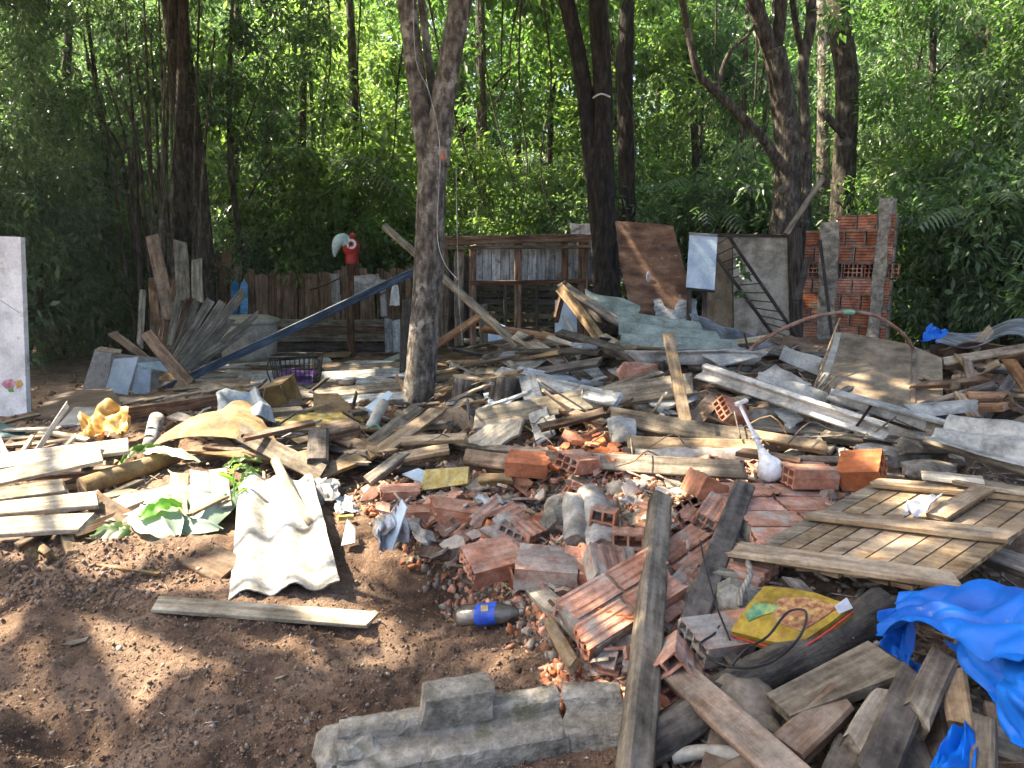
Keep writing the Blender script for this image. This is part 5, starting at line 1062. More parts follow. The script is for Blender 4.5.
for i, P_ in enumerate([[(500, 362), (530, 352), (548, 362), (520, 374)], [(536, 398), (575, 384), (590, 396), (556, 404)], [(566, 352), (588, 344), (610, 352), (590, 362)], [(608, 372), (628, 364), (650, 370), (630, 380)], [(640, 398), (662, 384), (690, 390), (664, 412)], [(772, 412), (800, 406), (815, 416), (790, 424)], [(484, 396), (505, 388), (515, 402), (494, 410)], [(856, 448), (880, 444), (888, 454), (862, 458)], [(598, 396), (622, 388), (634, 398), (612, 406)]]):
    poly('sheet_scrap', [g(x, y, .10 + .05*(k % 2)) for k, (x, y) in enumerate(P_)], ('fibro', 'fibro', 'laminate_blue', 'plaster')[i % 4], 'pale broken sheet scrap between the heap boards', 'sheet', .01, jag=.012, group='pale sheet scraps in the heap')
patch('roof_sheet', [g(606, 420, .18), g(636, 418, .18), g(636, 440, .1), g(612, 448, .06)], 'fibro', 'small curved roofing shard above the grey board', 'roof sheet', 12, 8, waves=.6, amp=.03, t=.01, rag=.04)
log('plastered_beam', g(636, 456, .06), g(752, 455, .08), .05, .05, 'plaster', 'plaster crusted beam above the long grey board', 'beam', rough=.25, end='plaster')
chunk('brick_lump', g(638, 378, .2), (.17, .05, .13), 'clay_plain', 'pinkish broken wall lump behind the long pale plank', 'lump', (0, -8, 10), .25, .6)
# tan board with hoop
pl = plane3(g(815, 398, .1), g(942, 406, .12), d(905, 343, 5.85))
t = thing('tan_board', 'large tan hardboard sheet standing on the right heap', 'board', pl(880, 405))
poly('sheet', [pl(838, 332), pl(850, 333), pl(905, 343), pl(925, 351), pl(942, 358), pl(943, 392), pl(941, 406), pl(880, 413), pl(815, 400), pl(821, 362)], 'plywood_tan', t=.015, parent=t)
off = lambda p, k=.012: p + (Vector((0, 0, CAMZ)) - p).normalized()*k
plank('rib', off(pl(914, 350)), off(pl(913, 408)), .03, .012, 'wood_brown', parent=t, bow=0); plank('edge_strip', off(pl(838, 333)), off(pl(818, 392)), .05, .012, 'cream_plastic', parent=t, bow=.01)
hp = [g(733, 380, .2), d(748, 352, 5.4), d(775, 333, 5.5), d(810, 318, 5.6), d(848, 312, 5.65), d(878, 317, 5.7), d(903, 334, 5.7), d(914, 350, 5.7)]
t = thing('pipe_hoop', 'rusty bent pipe hoop arching over the tan board', 'hoop', g(733, 380, .2)); tube('pipe', hp, .014, 'rust_pipe', parent=t, seg=8)
tube('tape', [d(843, 312.4, 5.64), d(848, 312, 5.65), d(854, 312.5, 5.65)], .02, 'green_tape', parent=t, seg=8)
tube('stick', [g(812, 394, .2), d(824, 360, 5.3), d(840, 318, 5.5)], .008, 'wood_tan', 'thin straw coloured stick left of the tan board', 'stick', 5)
for k in range(14):
    a = g(812 + rnd.uniform(-6, 10), 392 + rnd.uniform(-4, 4), .12); tube('straw', [a, a + Vector((rnd.uniform(-.15, .2), rnd.uniform(0, .15), rnd.uniform(.02, .14)))], .004, 'wood_tan', 'dry straw stalk at the foot of the tan board', 'straw', 4, group='straw tuft by the tan board', k=0)
# right wreck
t = thing('roof_wreck', 'collapsed lean-to roof of dark sheets and rafters at far right', 'roof', g(1000, 400))
patch('roof_sheet', [d(948, 334, 7.2), d(1070, 316, 7.6), d(1070, 338, 5.7), d(936, 347, 5.6)], 'fibro_dark', t=.01, parent=t, nu=26, nv=10, waves=1.6, amp=.045, warp=.03, phase=2.2)
patch('under_lining', [d(940, 347, 5.62), d(1066, 340, 5.72), d(1066, 358, 5.8), d(940, 355, 5.7)], 'plywood', t=.01, parent=t, nu=20, nv=4, waves=1.6, amp=.045, phase=2.2, rag=.02)
for x0, y0, x1, y1, w_, m_, Y0, Y1 in ((942, 363, 1060, 343, .08, 'wood_tan', 5.5, 5.7), (958, 366, 1014, 368, .05, 'wood_tan', 5.6, 5.5), (950, 370, 990, 408, .06, 'wood_brown', 5.7, 5.6), (985, 395, 1000, 372, .05, 'wood_tan', 5.6, 5.6), (960, 398, 1060, 386, .07, 'wood_brown', 5.5, 5.6), (972, 352, 990, 330, .07, 'wood_tan', 5.7, 5.9), (940, 350, 965, 360, .05, 'wood_orange', 5.8, 5.8), (945, 385, 980, 362, .08, 'wood_brown', 5.9, 6.0), (1000, 350, 1040, 400, .06, 'wood_brown', 5.9, 5.8), (940, 395, 1010, 402, .05, 'wood_dark', 5.6, 5.6)):
    plank('rafter', d(x0, y0, Y0), d(x1, y1, Y1), w_, .045, m_, parent=t, roll=40, rag=.03)
poly('back_panel', [d(930, 345, 6.9), d(1060, 345, 6.9), d(1060, 425, 6.6), d(932, 412, 6.6)], 'brown_panel', t=.02, parent=t)  # dark brown stands in for the shade inside the wreck
poly('side_panel', [d(945, 378, 5.95), d(975, 380, 6.0), d(980, 412, 5.8), d(944, 406, 5.8)], 'cardboard', t=.015, parent=t)
patch('tarpaulin', [d(928, 326, 8.2), d(948, 330, 8.2), d(950, 342, 8.0), d(920, 342, 8.0)], 'tarp_blue', 'small blue tarpaulin bundle beyond the tan board', 'tarpaulin', 12, 8, t=.004, crumple=.06, cs=4)
# ================================================================== bricks
wh = [brick_mesh(.25, .19, .09, 4, 2, 0, .0, i, 'clay') for i in range(1)]
wh3 = brick_mesh(.24, .14, .09, 3, 2, 0, .01, 9, 'clay')
br_ = [brick_mesh(rnd.uniform(.12, .22), .18, .09, 4, 2, rnd.choice((0, .05)), .07, 20+i, ('clay', 'clay_dusty', 'clay', 'clay_dusty', 'clay_plain')[i % 5]) for i in range(10)]
def brick(p, mesh, r, label, group=None, cat='brick', m=None):
    if m: mesh = mesh.copy(); mesh.materials.clear(); mesh.materials.append(M[m])
    return tag(link('brick', mesh, None, T(p) @ rot(*r)), label, cat, group)
bk_ = lambda a, b, **k: brick_mesh(a, b, .09, 4, 2, k.get('e0', 0), k.get('e1', 0), k.get('s', 1), k.get('m', 'clay'))
brick(g(494, 560, .12), brick_mesh(.27, .22, .09, 5, 2, .02, .05, 5), (14, -6, 22), 'tilted hollow brick with open holes at the pit edge')
brick(g(547, 568, .10), brick_mesh(.28, .20, .11, 4, 2, .02, .02, 6, 'clay'), (12, 3, -4), 'mortar crusted brick right of the tilted one', m='clay_dusty')
brick(g(808, 475, .13), brick_mesh(.25, .17, .10, 3, 2, 0, 0, 7), (0, 3, 8), 'hollow brick showing six round holes beside the white fitting')
brick(g(862, 470, .16), brick_mesh(.20, .17, .13, 3, 2, .0, 0, 8, 'clay_plain'), (30, -12, -38), 'solid looking deep red brick tipped on its corner', m='clay_bright')
brick(g(704, 488, .14), brick_mesh(.12, .19, .14, 4, 3, .0, .03, 11), (-8, -62, 20), 'broken brick with its hole grid turned up')
brick(g(611, 566, .12), brick_mesh(.14, .21, .10, 4, 2, 0, .03, 12), (10, -35, 100), 'dusty grey brick with holes upward above the red slab', m='clay_dusty')
brick(g(617, 622, .10), brick_mesh(.12, .15, .12, 3, 3, 0, .02, 13, 'clay_bright'), (6, 4, 72), 'orange brick end with square holes facing the camera')
brick(g(578, 462, .14), brick_mesh(.19, .15, .09, 3, 2, .04, .04, 14), (12, 6, 40), 'brick lump under the long grey board')
brick(g(527, 464, .17), brick_mesh(.24, .14, .1, 3, 2, .02, .05, 15, 'clay_bright'), (20, 4, -3), 'orange brick at the end of the brown timber')
brick(g(781, 384, .24), brick_mesh(.16, .10, .06, 3, 2, 0, 0, 16), (30, 0, 4), 'small red brick above the long roofing sheet')
brick(g(732, 412, .16), brick_mesh(.20, .16, .1, 4, 2, 0, 0, 17), (40, 20, 30), 'dusty brick tilted below the long roofing sheet')
brick(g(604, 520, .16), brick_mesh(.1, .12, .12, 2, 2, 0, 0, 18), (5, 4, 70), 'small brick box with open holes left of the grey beam')
brick(g(628, 545, .12), brick_mesh(.14, .14, .14, 2, 2, 0, .03, 19), (0, 6, 80), 'brick with two dark square holes beside the grey beam')
brick(g(714, 640, .10), brick_mesh(.20, .17, .09, 4, 2, .03, .04, 30, 'clay'), (14, 6, 24), 'grey brick under the wire loop', m='clay_dusty')
brick(g(678, 672, .10), brick_mesh(.22, .19, .13, 4, 2, .03, .02, 31), (50, 10, 75), 'upright grooved brick right of the grey beam')
brick(g(460, 512, .09), brick_mesh(.3, .24, .08, 5, 2, .08, .04, 32), (-4, 6, -8), 'large flat red brick piece with mortar above the pit')
brick(g(418, 513, .06), brick_mesh(.14, .12, .06, 3, 1, .04, .04, 33), (4, 2, 12), 'small flat red brick left of the large one')
brick(g(400, 492, .07), brick_mesh(.24, .12, .06, 3, 1, .05, .05, 34), (8, 2, 14), 'pink brick slab below the plank tangle')
brick(g(488, 530, .10), brick_mesh(.10, .04, .04, 1, 1, .03, .0, 35, 'clay_bright'), (0, -70, 20), 'small orange brick sliver standing upright above the pit', m='clay_bright')
# wall fragments: bricks still held by mortar
def fragment(p, r, cols, rows, label, bl_=.24, bw_=.15, th=.09, jag=.03):
    t = thing('wall_fragment', label, 'wall fragment', p); mw = T(p) @ rot(*r); q = random.Random(len(label))
    V = [(x*(cols*bl_/2*.93) + q.uniform(-.02, .02), y*(rows*bw_/2*.95) + q.uniform(-.01, .01), z) for x in (-1, 1) for y in (-1, 1) for z in (-th/2 + .004, th/2 - .010)]
    link('mortar', me('mortar', V, [(0, 1, 3, 2), (4, 6, 7, 5), (0, 4, 5, 1), (2, 3, 7, 6), (0, 2, 6, 4), (1, 5, 7, 3)], 'mortar'), t, mw)
    for i in range(cols):
        for j in range(rows):
            e = jag if i == cols-1 else 0
            link('brick', brick_mesh(bl_ - .016, bw_ - .016, th, 3, 2, jag if i == 0 else 0, e, q.randint(0, 999), 'clay'), t, mw @ T(((i-(cols-1)/2)*bl_ + (j % 2)*.03, (j-(rows-1)/2)*bw_, q.uniform(.0, .006))))
fragment(g(618, 603, .15), (22, -13, 33), 2, 2, 'long cracked red wall slab left of the grey beam', .25, .13)
fragment(g(788, 520, .05), (6, 3, 8), 2, 4, 'fallen red brick wall section lying beside the slatted door', .30, .17)
fragment(g(690, 560, .07), (10, -10, 42), 1, 2, 'red wall piece between the two leaning beams', .30, .13)
fragment(g(668, 600, .06), (6, 4, 10), 2, 1, 'shaded red wall piece behind the grey beam', .25, .15)
fragment(g(742, 570, .06), (12, 5, -30), 1, 2, 'broken red wall corner above the yellow print', .22, .13)
fragment(g(716, 515, .10), (20, -8, 60), 1, 1, 'single mortared brick right of the grey beam top', .26, .17)
# loose brick pieces and shards
sh = [shard_mesh(100+i, rnd.uniform(.08, .2), ('clay', 'clay_dusty', 'clay_plain', 'clay_dusty', 'mortar')[i % 5]) for i in range(15)]
ZB = [(440, 492), (560, 470), (780, 455), (860, 470), (780, 500), (735, 560), (725, 650), (650, 700), (580, 650), (540, 600), (470, 540), (400, 520)]
for k in range(52):
    x, y = rpoly(ZB); brick(g(x, y, rnd.uniform(.02, .06)), rnd.choice(br_), (rnd.uniform(-35, 35), rnd.uniform(-30, 30), rnd.uniform(0, 360)), 'broken hollow brick piece in the brick rubble', 'broken bricks in the rubble')
for k in range(235):
    x, y = rpoly(ZB if k % 5 else [(340, 490), (430, 470), (520, 490), (560, 560), (440, 560)]); tag(link('brick_shard', rnd.choice(sh), None, T(g(x, y, rnd.uniform(.01, .07))) @ rot(rnd.uniform(-40, 40), rnd.uniform(-40, 40), rnd.uniform(0, 360))), 'loose flat brick shard in the brick rubble', 'brick shard', 'brick shards in the rubble')
shb = [shard_mesh(200+i, rnd.uniform(.08, .16), 'clay_bright') for i in range(6)]
for k in range(34):
    x, y = rpoly([(548, 440), (612, 425), (622, 460), (545, 468)]); tag(link('brick_shard', rnd.choice(shb), None, T(g(x, y, rnd.uniform(.05, .14))) @ rot(rnd.uniform(-30, 50), rnd.uniform(-30, 30), rnd.uniform(-30, 50))), 'bright orange brick shard in the sunlit pile above the grey board', 'brick shard', 'sunlit orange shards')
for k in range(26):
    x, y = rpoly([(592, 630), (640, 625), (640, 672), (585, 665)]); tag(link('brick_shard', rnd.choice(sh), None, T(g(x, y, rnd.uniform(.03, .08))) @ rot(rnd.uniform(-40, 60), rnd.uniform(-30, 30), rnd.uniform(-60, 60))), 'grey red brick shard spilling beside the grey beam foot', 'brick shard', 'shards at the beam foot')
rk = [rock_mesh('rubble_lump', (rnd.uniform(.04, .09), rnd.uniform(.035, .07), rnd.uniform(.025, .05)), ('mortar', 'concrete', 'mortar', 'plaster', 'clay_dusty')[i % 5], i*7.3, .42, 2, .8) for i in range(12)]
for k in range(90):
    x, y = rpoly([(360, 500), (440, 470), (560, 450), (800, 400), (920, 440), (860, 480), (735, 560), (720, 640), (600, 590), (450, 550)]); tag(link('mortar_lump', rnd.choice(rk), None, T(g(x, y, rnd.uniform(.01, .05))) @ rot(rnd.uniform(-30, 30), rnd.uniform(-30, 30), rnd.uniform(0, 360))), 'grey mortar lump in the brick rubble', 'lump', 'mortar lumps in the rubble')
for x, y, sz, r, lab in ((566, 520, (.13, .07, .09), (0, 20, 20), 'rounded concrete lump left of the twin concrete pieces'), (560, 505, (.1, .07, .06), (0, 0, 50), 'flat concrete lump behind the rounded one'), (880, 456, (.15, .08, .07), (10, 0, -20), 'pale mortar block below the roofing sheets'), (912, 452, (.12, .09, .08), (0, 10, 30), 'grey mortar block below the tan board'), (830, 425, (.22, .09, .09), (0, 12, -10), 'long dusty wall lump under the roofing sheet'), (760, 420, (.16, .1, .08), (0, 0, 20), 'dark rubble lump under the long roofing sheet'), (930, 470, (.16, .08, .05), (10, 0, 10), 'flat plaster slab behind the slatted door'), (655, 525, (.12, .07, .07), (0, 0, -30), 'rough mortar lump at the grey beam top'), (705, 600, (.13, .08, .07), (20, 0, 20), 'grey cement lump between the leaning beams'), (740, 600, (.15, .1, .07), (10, 10, 60), 'dark cement lump behind the yellow print'), (398, 525, (.15, .1, .06), (0, 0, 20), 'grey cement lump behind the white bag')):
    chunk('concrete_lump', g(x, y, sz[2]*.6), sz, 'concrete' if 'dark' in lab or 'concrete' in lab else 'mortar', lab, 'lump', r, .22, .65)
for x0, y0, x1, y1, r_, lab in ((580, 548, 576, 502, .075, 'left of the twin rough concrete pieces'), (606, 552, 590, 494, .075, 'right of the twin rough concrete pieces')): log('concrete_piece', g(x0, y0, .09), g(x1, y1, .12), r_, r_*.9, 'plaster', lab, 'concrete', end='concrete', rough=.2)
# ================================================================== white fitting
a = g(770, 468, .14); t = thing('lamp_fitting', 'white plastic lamp fitting with long stem on the rubble', 'lamp', a); ax_ = (d(742, 410, a.y + .18) - a).normalized(); u_ = ax_.orthogonal().normalized(); v_ = ax_.cross(u_)
prof = [(.0, -.075), (.045, -.068), (.068, -.035), (.072, 0), (.06, .03), (.035, .06), (.022, .10), (.02, .11)]; V = []; Fc = []; ns = 20
for r_, z in prof:
    for j in range(ns): V.append(ax_*z + (u_*math.cos(6.2832*j/ns) + v_*math.sin(6.2832*j/ns))*r_)
for i in range(len(prof)-1):
    for j in range(ns): k = (j+1) % ns; Fc.append((i*ns+j, i*ns+k, (i+1)*ns+k, (i+1)*ns+j))
link('globe', me('globe', V, Fc, 'white_plastic', True), t, T(a)); tube('stem', [a + ax_*.10, a + ax_*.22, a + ax_*.40], [.018, .010, .009], 'white_plastic', parent=t, seg=10, k=3)
tube('collar', [a + ax_*.17, a + ax_*.19], .02, 'white_plastic', parent=t, seg=10, k=0)
plank('end_tab', a + ax_*.38 + Vector((-.02, 0, 0)), a + ax_*.40 + Vector((.05, 0, .01)), .03, .015, 'white_plastic', parent=t, bow=0, rag=0)
# ================================================================== slatted door panel at right
c0, c1, c2, c3 = g(735, 556, .14), g(945, 588, .20), g(1065, 500, .30), g(870, 484, .22)
n_ = (c1-c0).cross(c3-c0).normalized(); n_ = n_ if n_.z > 0 else -n_
t = thing('slatted_door', 'weathered slatted wooden door lying flat at the right', 'door', (c0+c2)/2 - Vector((0, 0, .1)))
def Q_(u, v, k=0): return c0.lerp(c1, u).lerp(c3.lerp(c2, u), v) + n_*k
nsl = 9
for i in range(nsl):
    u0, u1 = i/nsl + .003, (i+1)/nsl - .005 + rnd.uniform(-.006, .003); e0, e1 = rnd.uniform(-.02, .01), 1 + rnd.uniform(-.06, .03)
    poly('slat', [Q_(u0, e0), Q_(u1, e0 + rnd.uniform(-.02, .02)), Q_(u1 + rnd.uniform(-.01, .004), e1 + rnd.uniform(-.03, .03)), Q_(u0, e1)], 'wood_tan' if i else 'wood_grey', t=.018, parent=t)
def rail(v, w_, k, m_, u0=-.02, u1=1.02, dv=0.): plank('rail', Q_(u0, v, k), Q_(u1, v + dv, k), w_, .025, m_, parent=t, bow=.003, rag=.03, roll=math.degrees(math.atan2(.12, 1)))
rail(.03, .11, .02, 'wood_tan'); rail(.50, .09, .02, 'wood_tan', .04); rail(.97, .08, .02, 'wood_tan', .06, 1.02, .0)
plank('loose_slat', Q_(.28, 1.04, .05), Q_(.62, .99, .06), .07, .02, 'wood_pale', parent=t, roll=10); plank('loose_slat', Q_(.5, .98, .06), Q_(.95, .92, .05), .06, .02, 'wood_pale', parent=t, roll=10); plank('loose_slat', Q_(.62, .6, .03), Q_(.66, .96, .05), .08, .02, 'wood_tan', parent=t)
patch('paper', [Q_(.44, .66, .05), Q_(.58, .72, .10), Q_(.57, .58, .04), Q_(.47, .56, .04)], 'paper_white', 'torn white paper lying on the slatted door', 'paper', 14, 10, t=.002, crumple=.015, cs=2.5, rag=.08, fold=.025, fs=2)
# ================================================================== foreground timbers
def beam(P0, P1, w_, t_, m_, label, roll=0, cat='beam', **k): return plank('beam' if cat == 'beam' else 'plank', P0, P1, w_, t_, m_, label, cat, roll, **k)
beam(g(660, 500, .20), g(632, 800, .10), .095, .085, 'wood_grey', 'long grey green beam running toward the camera', 28, bow=.002, rag=.015)
beam(g(744, 487, .16), g(676, 668, .08), .10, .05, 'wood_dark', 'dark beam leaning right of the long grey one', 18, bow=.002)
beam(g(662, 660, .14), g(806, 790, .16), .11, .03, 'wood_brown', 'brown plank crossing the dark log in the foreground', 15, 'plank', bow=.003)
log('log', g(640, 752, .07), g(884, 608, .10), .062, .075, 'log_bark', 'dark furrowed log lying diagonally in the foreground', rough=.12)
poly('board', [g(766, 694, .16), g(868, 640, .20), g(906, 666, .20), g(900, 674, .2), g(790, 716, .16)], 'wood_grey', 'wide grey board on the right foreground pile', 'board', .035)
FG = [(786, 752, 842, 700, .10, .07, 'wood_brown', 'short brown block under the wide grey board', .10), (852, 752, 884, 698, .07, .07, 'wood_grey', 'grey offcut standing right of the brown block', .10), (868, 790, 914, 682, .10, .08, 'wood_dark', 'dark green grey timber in the bottom right pile', .12), (914, 722, 942, 662, .08, .08, 'wood_grey', 'weathered square offcut below the blue tarpaulin', .14), (962, 730, 954, 676, .07, .06, 'wood_tan', 'pale offcut edge half under the blue tarpaulin', .12), (984, 790, 984, 722, .06, .06, 'wood_grey', 'narrow grey timber at the bottom right', .10), (720, 790, 800, 745, .10, .05, 'wood_brown', 'shaded timber at the bottom edge', .03), (830, 790, 850, 745, .08, .05, 'wood_dark', 'dark timber between the offcuts at the bottom edge', .04),
      (926, 790, 905, 738, .09, .05, 'wood_dark', 'dark offcut in the gap under the tarpaulin', .03), (1010, 768, 1000, 712, .08, .05, 'wood_brown', 'reddish offcut under the tarpaulin edge', .06), (536, 590, 585, 634, .09, .05, 'wood_grey', 'grey timber stub under the mortar crusted brick', .04), (549, 622, 574, 666, .05, .045, 'wood_tan', 'split tan stub with pale end by the red slab', .05), (575, 605, 615, 600, .08, .03, 'wood_grey', 'short grey board under the mortar crusted brick', .03), (820, 610, 790, 580, .06, .04, 'wood_dark', 'dark stick under the slatted door', .08), (850, 610, 960, 596, .06, .05, 'wood_dark', 'dark rail beneath the slatted door edge', .06), (735, 575, 700, 570, .05, .02, 'wood_grey', 'thin lath at the slatted door corner', .1), (670, 700, 730, 680, .06, .04, 'wood_brown', 'dark stub under the brown plank', .04)]
for x0, y0, x1, y1, w_, t_, m_, lab, z in FG: gp('offcut', x0, y0, x1, y1, w_, t_, m_, lab, 15, z, z + .04, 'offcut', rag=.03)
patch('sack', [g(700, 690, .12), g(770, 688, .12), g(790, 745, .06), g(700, 740, .05)], 'sack', 'brown earthy sack beneath the brown plank', 'sack', 16, 14, t=.01, crumple=.03, cs=3, sag=.06)
tube('hose', [g(672, 757, .05), g(700, 752, .06), g(725, 753, .06), g(745, 758, .06), g(762, 775, .05)], .022, 'cream_plastic', 'grey bent hose at the bottom edge', 'hose', 10)
tube('wire', [g(722, 615, .12), g(716, 632, .14), g(700, 645, .18), g(716, 662, .2), g(745, 668, .2), g(775, 660, .2), g(800, 636, .22), g(806, 612, .25), g(788, 612, .24), g(768, 636, .22), g(745, 650, .2), g(730, 668, .16)], .0045, 'black_plastic', 'black wire looping before the yellow print', 'wire', 6)
tube('wire', [g(700, 540, .2), g(705, 565, .2), g(712, 590, .16), g(718, 610, .14), g(730, 640, .14)], .004, 'black_plastic', 'thin black wire hanging beside the dark beam', 'wire', 5)
tube('hose', [g(748, 562, .14), g(750, 575, .16), g(742, 592, .14), g(740, 606, .1)], .012, 'hose', 'bent grey hose piece above the yellow print', 'hose', 8)
# yellow printed bag
pl = plane3(g(732, 630, .14), g(850, 606, .22), g(765, 588, .20))
t = thing('printed_bag', 'yellow green and red printed sack under the slatted door', 'bag', g(790, 630, .05))
B0 = [(731, 631), (748, 604), (764, 586), (790, 588), (816, 593), (852, 606), (828, 624), (796, 646), (765, 640)]
poly('sack_body', [pl(*q) for q in B0], 'print_yellow', t=.05, parent=t)
lift = lambda q, k: pl(*q) + Vector((0, -.002, k))
poly('print', [lift(q, .004) for q in ((780, 598), (812, 598), (838, 607), (820, 620), (800, 632), (776, 622), (770, 608))], 'print_red', t=.003, parent=t)
poly('print', [lift(q, .005) for q in ((744, 614), (756, 604), (778, 605), (776, 612), (762, 616), (748, 622))], 'print_green', t=.003, parent=t)
tube('red_edge', [lift(q, -.01) for q in ((731, 633), (765, 643), (797, 649), (830, 627), (853, 609))], .004, 'red_paint', parent=t, seg=6, k=0)
poly('scrap', [g(834, 606, .24), g(848, 598, .26), g(852, 608, .22), g(840, 614, .22)], 'paper_white', 'small white scrap at the tip of the yellow print', 'scrap', .004)
# blue tarpaulin
TP = [patch('tarpaulin', [g(905, 596, .22), g(1070, 588, .40), g(1070, 668, .42), g(882, 648, .16)], 'tarp_blue', 'bright blue crumpled tarpaulin over the right pile', 'tarpaulin', 60, 44, t=.003, crumple=.02, cs=1.5, warp=.04, rag=.04, fold=.055, fs=2.2, fdir=(.5, 1))]
o_ = TP[0]
for c_, kw in (([g(935, 636, .26), g(1075, 625, .46), g(1075, 790, .34), g(1008, 735, .16)], dict(nu=40, nv=60, crumple=.02, cs=2, warp=.05, fold=.05, fs=2.2, fdir=(1, .55))), ([g(884, 612, .2), g(925, 600, .26), g(905, 668, .12), g(884, 648, .12)], dict(nu=24, nv=28, crumple=.02, cs=2, warp=.03, fold=.04, fs=1.4, fdir=(1, .4))), ([g(950, 740, .14), g(974, 730, .16), g(972, 790, .12), g(925, 790, .1)], dict(nu=20, nv=24, crumple=.015, cs=2, warp=.03, fold=.03, fs=2, fdir=(1, .2))), ([g(905, 655, .10), g(922, 658, .12), g(922, 690, .08), g(902, 680, .08)], dict(nu=10, nv=10, crumple=.03, cs=3, warp=.04))): patch('fold', c_, 'tarp_blue', t=.003, parent=o_, **kw)
# ================================================================== concrete kerb, bottle
def kerb(name, P0, P1, label, prof, m='concrete', edges=(2, 3, 7, 8)):
    P0, P1 = Vector(P0), Vector(P1); a, u, n = frame(P0, P1); L = (P1-P0).length; N_ = max(10, int(L/.025)); V = []; Fc = []; sd = rnd.uniform(0, 50); k = len(prof)
    for i in range(N_+1):
        s = i/N_
        for j, (y, z) in enumerate(prof):
            chip = max(0, n3(s*L*13 + sd, j*.9, 3) - .25)*.045 if j in edges else 0
            e = .0035*n3(s*L*30 + sd, y*40, z*40) + .0025*n3(s*L*80, y*90 + sd, z*90) - chip; ee = .025*n3(y*12, z*12, sd+i) if i in (0, N_) else 0
            V.append(((s-.5)*L + ee, y + e*.8 + chip*.4, z + e))
    for i in range(N_):
        for j in range(k): q = (j+1) % k; Fc.append((i*k+j, (i+1)*k+j, (i+1)*k+q, i*k+q))
    Fc += [tuple(range(k)), tuple(N_*k+j for j in range(k-1, -1, -1))]
    x = me(name, V, Fc, m); x.validate(); b = bmesh.new(); b.from_mesh(x); bmesh.ops.recalc_face_normals(b, faces=b.faces); b.to_mesh(x); b.free()
    return tag(link(name, x, None, basis((P0+P1)/2, a, u, n)), label, 'kerb')
KP = [(-.11, -.04), (-.112, .0), (-.11, .03), (-.095, .042), (-.06, .044), (-.012, .046), (-.004, .06), (.0, .09), (.012, .104), (.045, .106), (.075, .102), (.08, .04), (.08, -.04), (0, -.04)]
kerb('concrete_kerb', g(340, 762, .0), g(561, 724, .0), 'long broken concrete kerb piece in the foreground', KP); kerb('concrete_kerb', g(566, 722, .0), g(622, 722, .0), 'short cracked end of the concrete kerb', KP)
chunk('concrete_lump', g(350, 752, .02), (.10, .10, .07), 'concrete', 'crumbled left end of the concrete kerb', 'lump', (0, 0, 10), .3, .5, sub=3)
ka, kb = g(340, 762, .0), g(561, 724, .0)
kerb('concrete_lump', ka.lerp(kb, .36) + Vector((0, .045, .07)), ka.lerp(kb, .68) + Vector((0, .045, .07)), 'squared concrete block on top of the kerb', [(-.055, .0), (-.056, .06), (-.055, .10), (-.045, .11), (-.015, .112), (.02, .112), (.05, .11), (.058, .10), (.058, .0)], edges=(2, 3, 6, 7))
a = g(456, 616, .05); b = g(520, 612, .05); t = thing('plastic_bottle', 'crushed dirty plastic bottle with blue label', 'bottle', (a+b)/2)
def bott(s0, s1, m_, nm, k, sq=.8):
    P = [a.lerp(b, s0 + (s1-s0)*i/10) for i in range(11)]; f0, u0, n0 = frame(a, b); V = []; Fc = []
    for i, p in enumerate(P):
        s = s0 + (s1-s0)*i/10; rr = (.055 if .1 < s < .74 else .055*(.55 + .45*min(1, s/.1)) if s <= .1 else .055*max(.28, 1-(s-.74)/.26*.75))*k
        for j in range(16):
            an = 6.2832*j/16; q = rr*(1 + .12*n3(s*7, 2*math.cos(an), 2*math.sin(an))); V.append(p - (a+b)/2 + u0*math.cos(an)*q + n0*math.sin(an)*q*sq)
    for i in range(10):
        for j in range(16): q = (j+1) % 16; Fc.append((i*16+j, i*16+q, i*16+16+q, i*16+16+j))
    if nm == 'body': Fc += [tuple(range(15, -1, -1)), tuple(160+j for j in range(16))]
    return link(nm, me(nm, V, Fc, m_, True), t, T((a+b)/2))
bott(0, 1, 'bottle_clear', 'body', 1); bott(.34, .66, 'label_blue', 'label', 1.03)
p = a.lerp(b, .5); f0, u0, n0 = frame(a, b); vw = (Vector((0, 0, CAMZ)) - p).normalized(); q = p + (n0*.040 - u0*.028) + vw*.008
ux = f0*.016; uy = (vw.cross(f0)).normalized()*.014
poly('label_print', [q - ux - uy, q + ux - uy, q + ux + uy, q - ux + uy], 'yellow_cloth', t=.001, parent=t)
log('cap', b, b + (b-a).normalized()*.02, .016, .016, 'bottle_clear', None, parent=t, end='bottle_clear', rough=.0)
# crushed clear bottle above the pit, small scraps
patch('plastic_bag', [g(474, 496, .12), g(510, 500, .10), g(512, 512, .06), g(478, 508, .06)], 'bag_blue', 'pale crumpled plastic bottle film above the pit', 'plastic', 16, 10, t=.002, crumple=.03, cs=5)
poly('board', [g(402, 474, .08), g(418, 468, .1), g(440, 476, .08), g(424, 484, .06)], 'laminate_blue', 'pale blue board scrap under the level batten', 'board', .01)
poly('board', [g(420, 490, .05), g(426, 470, .14), g(468, 466, .16), g(468, 484, .06)], 'yellow_cloth', 'olive plastic panel behind the pink brick slab', 'panel', .02)
poly('board', [g(418, 556, .02), g(424, 545, .06), g(470, 552, .06), g(468, 562, .02)], 'wood_brown', 'brown board edge in the pit side', 'board', .03)
